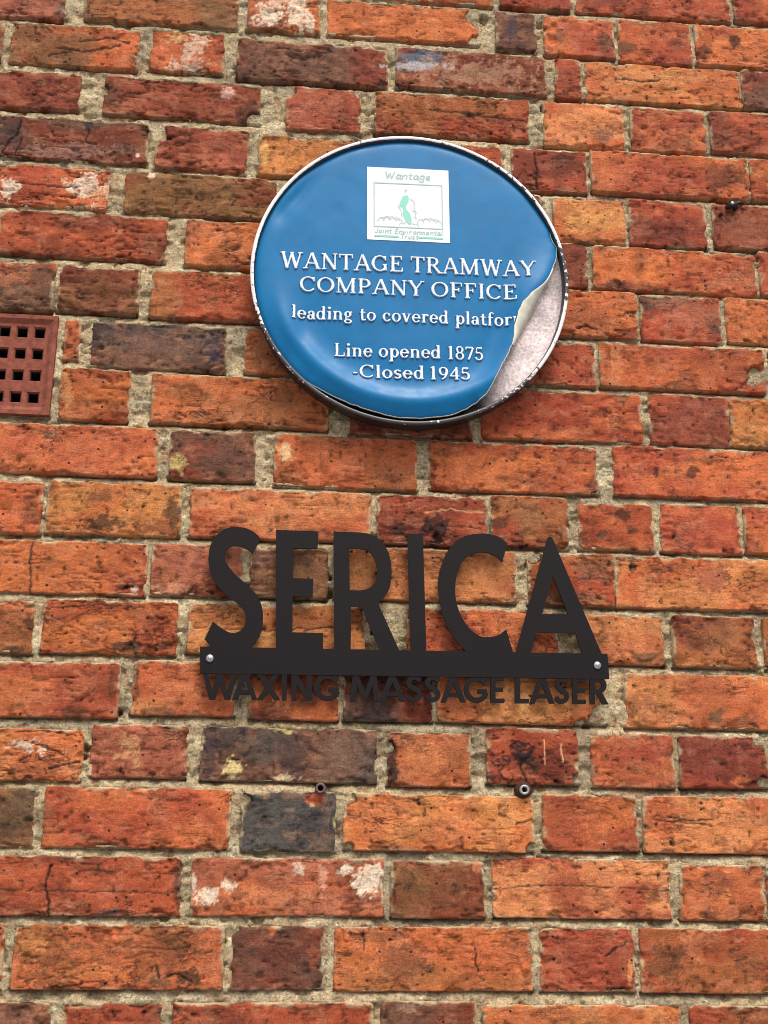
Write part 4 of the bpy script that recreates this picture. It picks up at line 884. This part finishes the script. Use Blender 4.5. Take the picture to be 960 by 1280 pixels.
# pale cut edge of the film, opening into the curled underside at the right
sel = np.nonzero((np.where(aa > .9, aa - 2 * math.pi, aa) > tau.min() - .1) & (np.where(aa > .9, aa - 2 * math.pi, aa) < tau.max() + .05))[0]
sel = sel[np.argsort(np.where(aa[sel] > .9, aa[sel] - 2 * math.pi, aa[sel]))]
EV = []
und = [(690, 343), (676, 368), (669.5, 382), (661.5, 399), (653.5, 414), (646.6, 425), (640, 438)]
ux, uz = unproj([p[0] for p in und], [p[1] for p in und], -.016)
ua, ur = np.arctan2(uz - PCZ, ux - PCX), np.hypot(ux - PCX, uz - PCZ)
uo = np.argsort(ua)
for k in sel:
    a = aa[k]; r0 = fr[k]
    px_, pz_ = r0 * math.cos(a), r0 * math.sin(a)
    y0 = float(film_y(np.array([PCX + px_]), np.array([PCZ + pz_]))[0])
    r1 = r0 + .0007
    dpt = .0016
    if ua.min() < a < ua.max():
        r1 = max(r1, float(np.interp(a, ua[uo], ur[uo]))); dpt = min(.0016 + (r1 - r0) * .9, .012)
    for t, rr_, yy_ in ((0, r0 - .0004, y0 - .0003), (1, r0 * .75 + r1 * .25 + .0003, y0 - .0002), (2, r0 * .4 + r1 * .6, y0 + dpt * .45), (3, r1, y0 + dpt), (4, min(r0, r1) - .002, y0 + dpt + .0006)):
        EV.append((rr_ * math.cos(a), yy_, rr_ * math.sin(a)))
EV = np.array(EV); n_ = len(sel); gi = np.arange(n_ * 5).reshape(n_, 5)
EQ = np.stack([gi[:-1, :-1], gi[:-1, 1:], gi[1:, 1:], gi[1:, :-1]], -1).reshape(-1, 4)
und_o = obj('film_underside', mesh('film_underside', EV, Q=EQ), plain('cream_underside', lin((226, 226, 206)), .6, noise=.1, nscale=90), film, (PCX, 0, PCZ))
und_o['label'] = 'cream coloured underside of the peeling face'
# raised lettering
letter_mat = plain('raised_lettering', (1, 1, 1), .38, noise=.10, nscale=300, use_attr=True)
def text_line(txt, p0, p1, hpx, space=.36, gap=.03):
    """letters pressed into the film between two baseline pixels"""
    (xa, xb), (za, zb) = unproj([p0[0], p1[0]], [p0[1], p1[1]], -.033)
    (hx0, hx1), (hz0, hz1) = unproj([p0[0], p0[0]], [p0[1], p0[1] - hpx], -.033)
    H = hz1 - hz0
    L = math.hypot(xb - xa, zb - za); cu, su = (xb - xa) / L, (zb - za) / L
    wt = sum((SERIF[c][0] + gap) if c != ' ' else space for c in txt)
    sx = L / wt
    pen = 0.0
    for c in txt:
        if c == ' ': pen += space; continue
        w, st = SERIF[c]
        gx = np.arange(-.14, w + .14, .026); gy = np.arange(-.42 if c in 'gp' else -.13, 1.14, .026)
        GX, GY = np.meshgrid(gx, gy)
        S = glyph_sdf(st, GX, GY)
        S = S - .004
        lx, lz = (pen + GX) * sx, GY * H
        WX, WZ = xa + lx * cu - lz * su, za + lx * su + lz * cu
        cutr = film_radius(np.arctan2(WZ - PCZ, WX - PCX)) - np.hypot(WX - PCX, WZ - PCZ) - .0008
        S2 = np.minimum(S, cutr / H - .075)
        V, P, Bd = march(S2, -.095, gx, gy)
        if not P: pen += w + gap; continue
        V = np.array(V)
        lx, lz = (pen + V[:, 0]) * sx, V[:, 1] * H
        X, Z = xa + lx * cu - lz * su, za + lx * su + lz * cu
        Y = film_y(X, Z) + .0004 - .0027 * sstep(-.085, .035, V[:, 2])
        wk = sstep(-.022, .004, V[:, 2] + (vn(X / .0018, Z / .0018, 88) - .5) * .03)[:, None]
        col = BLUE * (1 - wk) + np.array([.84, .88, .88]) * wk
        ox, oz = float(X.mean()), float(Z.min())
        q, t3, ng = split_polys(P)
        obj('letter', mesh('letter', np.stack([X - ox, Y, Z - oz], -1), Q=q, T=t3, N=ng, cols=col), letter_mat, film, (ox, 0, oz))
        pen += w + gap
text_line('WANTAGE TRAMWAY', (350, 334.2), (670, 346.8), 20.0)
text_line('COMPANY OFFICE', (374, 363.8), (647, 375.4), 18.8)
text_line('leading to covered platform', (364, 397.4), (660, 408.6), 16.4, .40)
text_line('Line opened 1875', (417, 444.5), (605.5, 449.6), 16.6, .34)
text_line('-Closed 1945', (440, 471.2), (589, 474.8), 16.6, .22)
# white sticker with the trust's emblem
def on_film(px, py, lift):
    X, Z = unproj(px, py, -.032)
    return X, film_y(X, Z) - lift, Z
su_, sv_ = np.meshgrid(np.linspace(0, 1, 34), np.linspace(0, 1, 30))
def sticker_px(u, v):
    tl, tr_, br, bl = (459, 208), (560.5, 213), (562.5, 304), (459, 299)
    x = (tl[0] * (1 - u) + tr_[0] * u) * (1 - v) + (bl[0] * (1 - u) + br[0] * u) * v
    y = (tl[1] * (1 - u) + tr_[1] * u) * (1 - v) + (bl[1] * (1 - u) + br[1] * u) * v
    return x, y
X, Y, Z = on_film(*sticker_px(su_, sv_), .0005)
sc_ = (float(X.mean()), 0, float(Z.min()))
sticker = obj('sticker', mesh('sticker', np.stack([X - sc_[0], Y, Z - sc_[2]], -1).reshape(-1, 3), Q=gridq(34, 30)[:, ::-1]), plain('white_sticker', lin((222, 232, 232)), .4, noise=.03, nscale=40), film, sc_)
sticker['label'] = 'white square sticker with a green emblem in a thin frame'
def ribbons(name, lines, m, lift=.0009):
    """flat printed strokes: (points in sticker u,v percent, half-width percent)"""
    V, Q, N = [], [], []
    k = 0
    for pts, hw in lines:
        pts = np.array(pts, float)
        if hw == 0:                          # filled shape
            x, y = sticker_px(pts[:, 0] / 100, pts[:, 1] / 100); X, Y, Z = on_film(x, y, lift + k * 1e-6)
            n = len(V); V += list(zip(X - sc_[0], Y, Z - sc_[2])); N.append(list(range(n, n + len(pts)))); k += 1; continue
        d = np.gradient(pts, axis=0); d /= np.maximum(np.linalg.norm(d, axis=1, keepdims=True), 1e-6)
        nn = np.c_[-d[:, 1], d[:, 0]] * hw
        n = len(V)
        for s in (1, -1):
            p = pts + s * nn
            x, y = sticker_px(p[:, 0] / 100, p[:, 1] / 100); X, Y, Z = on_film(x, y, lift + k * 1e-6); V += list(zip(X - sc_[0], Y, Z - sc_[2]))
        L = len(pts)
        Q += [(n + i, n + i + 1, n + L + i + 1, n + L + i) for i in range(L - 1)]; k += 1
    return obj(name, mesh(name, V, Q=Q, N=N, smooth=False), m, sticker, sc_)
ink = plain('grey_green_ink', lin((164, 190, 186)), .5)
ink_grey = plain('grey_ink', lin((186, 196, 196)), .5)
teal = plain('teal_ink', lin((132, 208, 192)), .5)
def dense(a, b, n=14): return [(a[0] + (b[0] - a[0]) * i / (n - 1), a[1] + (b[1] - a[1]) * i / (n - 1)) for i in range(n)]
ribbons('frame_line', [(dense(a, b), .55) for a, b in (((8.5, 21.5), (91.5, 21.5)), ((8.5, 81.5), (91.5, 81.5)), ((8.5, 21), (8.5, 82)), ((91.5, 21), (91.5, 82)))], ink)
ribbons('print_bar', [(dense((9, 94.5), (38, 94.5)), 1.1)], teal)
ribbons('print_bar', [(dense((62, 94.5), (91.5, 94.5)), 1.1)], teal)
ital = {  # single-stroke italic letters in a unit box, y down from the cap line
 'W': [[(.0, 0), (.18, 1), (.42, .15), (.58, 1), (.95, 0)]], 'a': [[(.55, .4), (.25, .4), (.08, .8), (.25, 1), (.5, .7), (.58, .4), (.52, 1), (.66, .95)]],
 'n': [[(.15, .4), (.08, 1)], [(.12, .6), (.4, .4), (.55, .5), (.48, 1)]], 't': [[(.3, .1), (.2, .9), (.4, 1)], [(.05, .4), (.5, .4)]],
 'g': [[(.55, .4), (.25, .4), (.1, .75), (.3, .95), (.52, .7), (.56, .4), (.45, 1.2), (.2, 1.35), (.02, 1.2)]], 'e': [[(.1, .7), (.5, .65), (.45, .4), (.2, .42), (.08, .8), (.25, 1), (.5, .9)]],
 'J': [[(.55, 0), (.4, .85), (.2, 1), (.05, .85)]], 'o': [[(.35, .4), (.12, .6), (.12, .9), (.3, 1), (.5, .8), (.52, .5), (.35, .4)]], 'i': [[(.22, .4), (.15, 1)], [(.27, .12), (.25, .2)]],
 'E': [[(.65, 0), (.25, 0), (.1, 1), (.55, 1)], [(.18, .48), (.5, .48)]], 'v': [[(.05, .4), (.2, 1), (.55, .4)]], 'r': [[(.15, .4), (.08, 1)], [(.12, .6), (.35, .4), (.45, .45)]],
 'm': [[(.12, .4), (.05, 1)], [(.1, .6), (.28, .4), (.38, .5), (.32, 1)], [(.36, .6), (.55, .4), (.66, .5), (.6, 1)]], 'l': [[(.3, 0), (.18, 1)]], 'T': [[(.1, 0), (.75, 0)], [(.45, 0), (.33, 1)]], 'u': [[(.12, .4), (.08, .9), (.25, 1), (.48, .7), (.54, .4), (.48, 1)]], 's': [[(.48, .45), (.25, .4), (.18, .6), (.4, .75), (.35, 1), (.08, .95)]]}
def italic(txt, x0, x1, ytop, h, hw):
    adv = {'W': 1.0, 'm': .85, 'i': .42, 'l': .42, 't': .5, ' ': .45, 'E': .7, 'T': .75}
    tot = sum(adv.get(c, .65) for c in txt); sx = (x1 - x0) / tot
    out, pen = [], 0
    for c in txt:
        for s in ital.get(c, []):
            pts = []
            for a, b in zip(s[:-1], s[1:]): pts += dense(a, b, 4)[:-1]
            pts.append(s[-1])
            out.append(([(x0 + (pen + p[0]) * sx, ytop + p[1] * h) for p in pts], hw))
        pen += adv.get(c, .65)
    return out
ribbons('print_lettering', italic('Wantage', 23, 79, 5.5, 9.5, .75) + italic('Joint Environmental', 9, 92, 84.0, 6.2, .5) + italic('Trust', 40, 62, 91.0, 6.0, .5), ink)['kind'] = 'stuff'
fig = [([(44, 38), (49, 37), (51, 41), (50, 46), (47, 52), (48, 57), (52, 62), (54, 70), (53, 77), (50, 76), (46, 70), (43, 63), (44, 56), (41, 53), (39, 55), (40, 47)], 0)]
ribbons('emblem', fig, teal)
sq = [([(47, 33), (46, 31), (48, 29), (49, 32)], .5), ([(52, 42), (56, 44), (58, 48), (57, 54), (59, 60), (58, 67)], .5), ([(55, 58), (60, 60), (58, 66), (60, 70)], .6), ([(39, 48), (37, 53), (41, 58), (42, 68)], .4)]
for (a, b, n, yb, am, ph) in ((11, 42, 46, 73, 2.2, 0.), (14, 40, 40, 71, 1.6, 1.3), (60, 90, 50, 73, 2.4, .6), (62, 88, 40, 71.5, 1.8, 2.2), (38, 62, 26, 78, 1.5, .4)):
    u = np.linspace(0, 1, n)
    sq.append(([(a + (b - a) * q + 1.2 * math.cos(q * 26 + ph), yb - 2.5 * math.sin(q * 3.14) + am * math.sin(q * 26 + ph)) for q in u], .35))
ribbons('emblem_line', sq, ink_grey)

# ------------------------------------------------------------------ steel name sign
SF = -.0150                                 # front of the sign plate
ST = .0035
steel = plain('dark_bronze_steel', lin((17, 12, 14)), .6, noise=.12, nscale=140, spec=.22)
def z5(p): return (240 + p[0] / 3.692, 650 + p[1] / 3.692)
def z6(p): return (500 + p[0] / 3.556, 650 + p[1] / 3.556)
def smooth_loop(pts, n=7):
    """closed outline; points with a third value are corners, the rest is a smooth curve"""
    N = len(pts); out = []
    cor = [len(p) > 2 for p in pts]; P = [np.array(p[:2], float) for p in pts]
    for i in range(N):
        a, b = P[i], P[(i + 1) % N]
        if cor[i] and cor[(i + 1) % N]: out.append(a); continue
        p0 = 2 * a - b if cor[i] else P[i - 1]
        p3 = 2 * b - a if cor[(i + 1) % N] else P[(i + 2) % N]
        if cor[i]: p0 = a + (a - b) * .0 + (a - P[(i + 2) % N]) * .3
        for k in range(n):
            t = k / n
            out.append(.5 * ((2 * a) + (-p0 + b) * t + (2 * p0 - 5 * a + 4 * b - p3) * t * t + (-p0 + 3 * a - 3 * b + p3) * t ** 3))
    return out
def plate(name, loops, parent, front, back, m, label=None):
    W = []
    for lp in loops:
        x, z = unproj([p[0] for p in lp], [p[1] for p in lp], SF)
        W.append(np.c_[x, z])
    ox, oz = float(W[0][:, 0].mean()), float(W[0][:, 1].min())
    tri = tessellate_polygon([[Vector((p[0], p[1], 0)) for p in w] for w in W])
    A = np.concatenate(W); n = len(A)
    Vf = np.c_[A[:, 0] - ox, np.full(n, front), A[:, 1] - oz]; Vb = Vf.copy(); Vb[:, 1] = back
    V = np.concatenate([Vf, Vb, Vf, Vb])
    T = []
    for t in tri:
        a, b, c = [A[k] for k in t]
        ccw = (b[0] - a[0]) * (c[1] - a[1]) - (b[1] - a[1]) * (c[0] - a[0]) > 0
        t = tuple(t) if ccw else tuple(t)[::-1]
        T.append(t); T.append(tuple(n + k for k in t[::-1]))
    Q = []; s = 0
    for w in W:
        L = len(w)
        ar = sum(w[i][0] * w[(i + 1) % L][1] - w[(i + 1) % L][0] * w[i][1] for i in range(L))
        for i in range(L):
            j = (i + 1) % L
            q = (2 * n + s + i, 3 * n + s + i, 3 * n + s + j, 2 * n + s + j)
            outer = (w is W[0])
            Q.append(q if (ar > 0) == outer else q[::-1])
        s += L
    o = obj(name, mesh(name, V, Q=Q, T=T, smooth=False), m, parent, (ox, 0, oz))
    if label: o['label'] = label
    return o
bl_ = unproj([250.3, 761.8], [841.7, 848.8], SF)
sign = empty('name_sign', (float(bl_[0].mean()), -.002, float(bl_[1].min())))
tag(sign, 'dark bronze cut metal name sign of tall thin capitals above a screwed bar', 'sign')
def bar_top(x): return 808.2 + (x - 250) * (817.3 - 808.2) / 509.3
plate('bar', [[(250, 808.2), (759.3, 817.3), (761.8, 848.8), (250.3, 841.7)]], sign, SF, SF + ST, steel)
def low(pts): return pts
S_ = [(317, 85, 1), (290, 58), (250, 38), (205, 32), (150, 42), (105, 80), (80, 135), (77, 200), (90, 255), (120, 305), (165, 350), (210, 385), (240, 420), (248, 455), (240, 490), (215, 515), (180, 520), (145, 505), (120, 487), (97, 467, 1), (58, 550, 1), (75, 570), (100, 592, 1), (262, 594, 1), (300, 555), (322, 505), (328, 440), (318, 385), (290, 335), (250, 295), (205, 255), (170, 215), (152, 180), (155, 150), (172, 127), (200, 117), (235, 125), (262, 140), (280, 155, 1)]
E_ = [(388, 45, 1), (583, 52, 1), (580, 131, 1), (466, 130, 1), (466, 268, 1), (560, 271, 1), (557, 354, 1), (464, 352, 1), (463, 518, 1), (606, 521, 1), (604, 600, 1), (387, 595, 1)]
R_ = [(653, 52, 1), (775, 57, 1), (825, 66), (872, 96), (906, 148), (921, 220), (917, 290), (900, 338), (858, 382, 1), (960, 608, 1), (868, 606, 1), (785, 402, 1), (735, 400, 1), (732, 604, 1), (657, 602, 1)]
Rh = [(726, 132, 1), (775, 132, 1), (815, 143), (843, 180), (855, 235), (845, 285), (815, 315), (775, 325, 1), (728, 323, 1)]
I_ = [(33, 60, 1), (102, 62, 1), (118, 596, 1), (47, 592, 1)]
C_ = [(478, 103, 1), (445, 77), (400, 63), (350, 60), (290, 71), (237, 105), (200, 160), (176, 230), (170, 300), (180, 380), (205, 460), (245, 530), (300, 592, 1), (506, 596, 1), (472, 485, 1), (440, 510), (400, 520), (355, 515), (310, 482), (275, 430), (252, 370), (246, 300), (255, 235), (280, 182), (320, 151), (370, 142), (420, 156), (455, 187, 1)]
A_ = [(657, 78, 1), (666, 72, 1), (677, 78, 1), (902, 606, 1), (814, 604, 1), (780, 502, 1), (608, 500, 1), (580, 600, 1), (512, 597, 1)]
Ah = [(680, 247, 1), (748, 418, 1), (632, 418, 1)]
for nm, cv, loops in (('S', z5, [S_]), ('E', z5, [E_]), ('R', z5, [R_, Rh]), ('I', z6, [I_]), ('C', z6, [C_]), ('A', z6, [A_, Ah])):
    plate('letter', [[cv(p) for p in smooth_loop(l)] for l in loops], sign, SF + .0002, SF + ST - .0002, steel)
small = [('W', 253, 296), ('A', 290.5, 321.5), ('X', 320.5, 350.5), ('I', 350.8, 360), ('N', 363, 391), ('G', 392, 426), ('M', 437, 475), ('A', 474, 507), ('S', 506, 529.5), ('S', 529.5, 552.5), ('A', 551, 582.5), ('G', 580, 611.5), ('E', 612, 631.5),
         ('L', 642.5, 662), ('A', 662, 693.5), ('S', 692.5, 713), ('E', 714.5, 733.5), ('R', 736.5, 760.5)]
for c, xl, xr in small:
    w, st = SANS[c]
    gx = np.arange(-.06, w + .06, .021); gy = np.arange(-.06, 1.08, .021)
    GX, GY = np.meshgrid(gx, gy)
    S = np.minimum(glyph_sdf(st, GX, GY), np.minimum(GY, 1.0 - GY))
    V, P, Bd = march(S, 0.0, gx, gy)
    V = np.array(V)
    xm = (xl + xr) / 2
    yb = 874.0 + (xm - 253) * (880.3 - 874.0) / 507.0; yt = 840.2 + (xm - 250) * (847.0 - 840.2) / 510.0
    X, Z = unproj(xl + (xr - xl) * V[:, 0] / w, yb + (yt - yb) * V[:, 1], SF)
    ox, oz = float(X.mean()), float(Z.min())
    n = len(V)
    f = np.stack([X - ox, np.full(n, SF + .0005), Z - oz], -1); b = f.copy(); b[:, 1] = SF + ST + .0006
    q, t3, ng = split_polys(P)
    Qw = [(n * 2 + a, n * 2 + b2, n * 3 + b2, n * 3 + a) for a, b2 in Bd]
    back = [[n + k for k in p[::-1]] for p in P]
    q2, t2, n2 = split_polys(back)
    obj('letter', mesh('letter', np.concatenate([f, b, f, b]), Q=q + q2 + Qw, T=t3 + t2, N=ng + n2, smooth=False), steel, sign, (ox, 0, oz))
zinc = plain('zinc_screw', lin((196, 198, 200)), .3, metal=.9, noise=.15, nscale=400)
dark_slot = plain('screw_recess', (.03, .03, .03), .6, metal=.5)
for sx, sy in ((262.2, 823.0), (746.6, 831.8)):
    X, Z = unproj(sx, sy, SF); X, Z = float(X), float(Z)
    pv, pq = lathe([(.0016, .03), (.0016, SF + .0004), (.0050, SF - .0001), (.0049, SF - .0010), (.0042, SF - .0019), (.0028, SF - .0026), (.0003, SF - .0029)], 28)
    s = obj('screw', mesh('screw', pv, Q=pq), zinc, sign, (X, 0, Z))
    V, Q = [], []
    for a in (.5, .5 + math.pi / 2):
        c, si = math.cos(a), math.sin(a)
        n = len(V)
        off = .00003 if a > 1 else 0
        for u, v in ((-.0023, -.0005), (.0023, -.0005), (.0023, .0005), (-.0023, .0005)):
            V.append((u * c - v * si, SF - .0029 - off - .0001 + abs(u) * .1, u * si + v * c))
        Q.append((n, n + 1, n + 2, n + 3))
    obj('cross_recess', mesh('cross_recess', V, Q=Q, smooth=False), dark_slot, s, (X, 0, Z))
# two old fixings left in the wall
rust = plain('rusty_tube', lin((112, 88, 84)), .6, metal=.5, noise=.35, nscale=300, bump=.0005)
steelring = plain('steel_tube', lin((176, 170, 164)), .4, metal=.7, noise=.25, nscale=300)
hole_mat = plain('tube_bore', (.01, .01, .01), 1.0)
collar_mat = plain('rusty_collar', lin((58, 36, 30)), .9, noise=.4, nscale=260, bump=.001)
for (sx, sy, ro, ri, m, lab, col) in ((400.5, 985.5, .0064, .0034, rust, 'small rusty tube fixing above the dark grey brick', False), (654.8, 987.5, .0062, .0032, steelring, 'small steel tube fixing with dark rusty collar below the black tar scar', True)):
    X, Z = unproj(sx, sy, -.004); X, Z = float(X), float(Z)
    e = empty('wall_fixing', (X, 0, Z)); tag(e, lab, 'wall fixing', 'old tube fixings left in the wall')
    pv, pq = lathe([(ro, .03), (ro, -.0085), (ro - .0007, -.0095), (ri + .0004, -.0095), (ri, -.0088), (ri, .012)], 30)
    obj('tube', mesh('tube', pv, Q=pq), m, e, (X, 0, Z))
    pv, pq = lathe([(ri, .004), (.0002, .0045)], 20)
    obj('bore', mesh('bore', pv, Q=pq), hole_mat, e, (X, 0, Z))
    if col:
        pv, pq = lathe([(ro + .0042, .012), (ro + .0038, -.002), (ro + .0022, -.0050), (ro - .0002, -.0060)], 36)
        rad = 1 + .22 * (vn(np.arctan2(pv[:, 2], pv[:, 0]) * 1.6 + 5, pv[:, 1] * 200, 5) - .5)
        pv[:, 0] *= rad; pv[:, 2] *= rad
        obj('collar', mesh('collar', pv, Q=pq), collar_mat, e, (X, 0, Z))
# black cable clip nailed into a joint
X, Z = unproj(915.5, 256.5, -.004); X, Z = float(X), float(Z)
clip = empty('cable_clip', (X, 0, Z)); tag(clip, 'small black plastic cable clip nailed into the mortar joint beside the plaque', 'cable clip')
blk = plain('black_plastic', (.012, .012, .013), .4, noise=.2, nscale=200)
def tube(pts, rad, n=12):
    pts = np.array(pts, float); V, Q = [], []
    for i, p in enumerate(pts):
        d = pts[min(i + 1, len(pts) - 1)] - pts[max(i - 1, 0)]; d /= np.linalg.norm(d)
        u = np.cross(d, (0.13, 1, .2)); u /= np.linalg.norm(u); v = np.cross(d, u)
        r = rad[i] if hasattr(rad, '__len__') else rad
        for k in range(n):
            a = 2 * math.pi * k / n
            V.append(p + r * (u * math.cos(a) + v * math.sin(a)))
    for i in range(len(pts) - 1):
        for k in range(n): Q.append((i * n + k, i * n + (k + 1) % n, (i + 1) * n + (k + 1) % n, (i + 1) * n + k))
    L = (len(pts) - 1) * n
    return mesh('tube', V, Q=Q, N=[list(range(n))[::-1], list(range(L, L + n))])
obj('clip_body', tube([(-.008, .004, -.002), (-.006, -.002, -.002), (-.002, -.006, -.0015), (.003, -.007, -.001), (.005, -.003, -.002), (.004, .006, -.004)], [.0026, .0036, .0046, .0046, .0040, .003]), blk, clip, (X, 0, Z))
obj('cable_stub', tube([(.002, -.005, .001), (.008, -.005, .0035), (.014, -.003, .006), (.018, .002, .0075), (.019, .014, .008)], [.0026, .0024, .0022, .002, .0018]), blk, clip, (X, 0, Z))
nv_, nq_ = lathe([(.0010, .02), (.0010, -.0115), (.0028, -.0118), (.0026, -.0128), (.0003, -.0131)], 16)
obj('nail', mesh('nail', nv_, Q=nq_), zinc, clip, (X - .003, 0, Z - .0015))
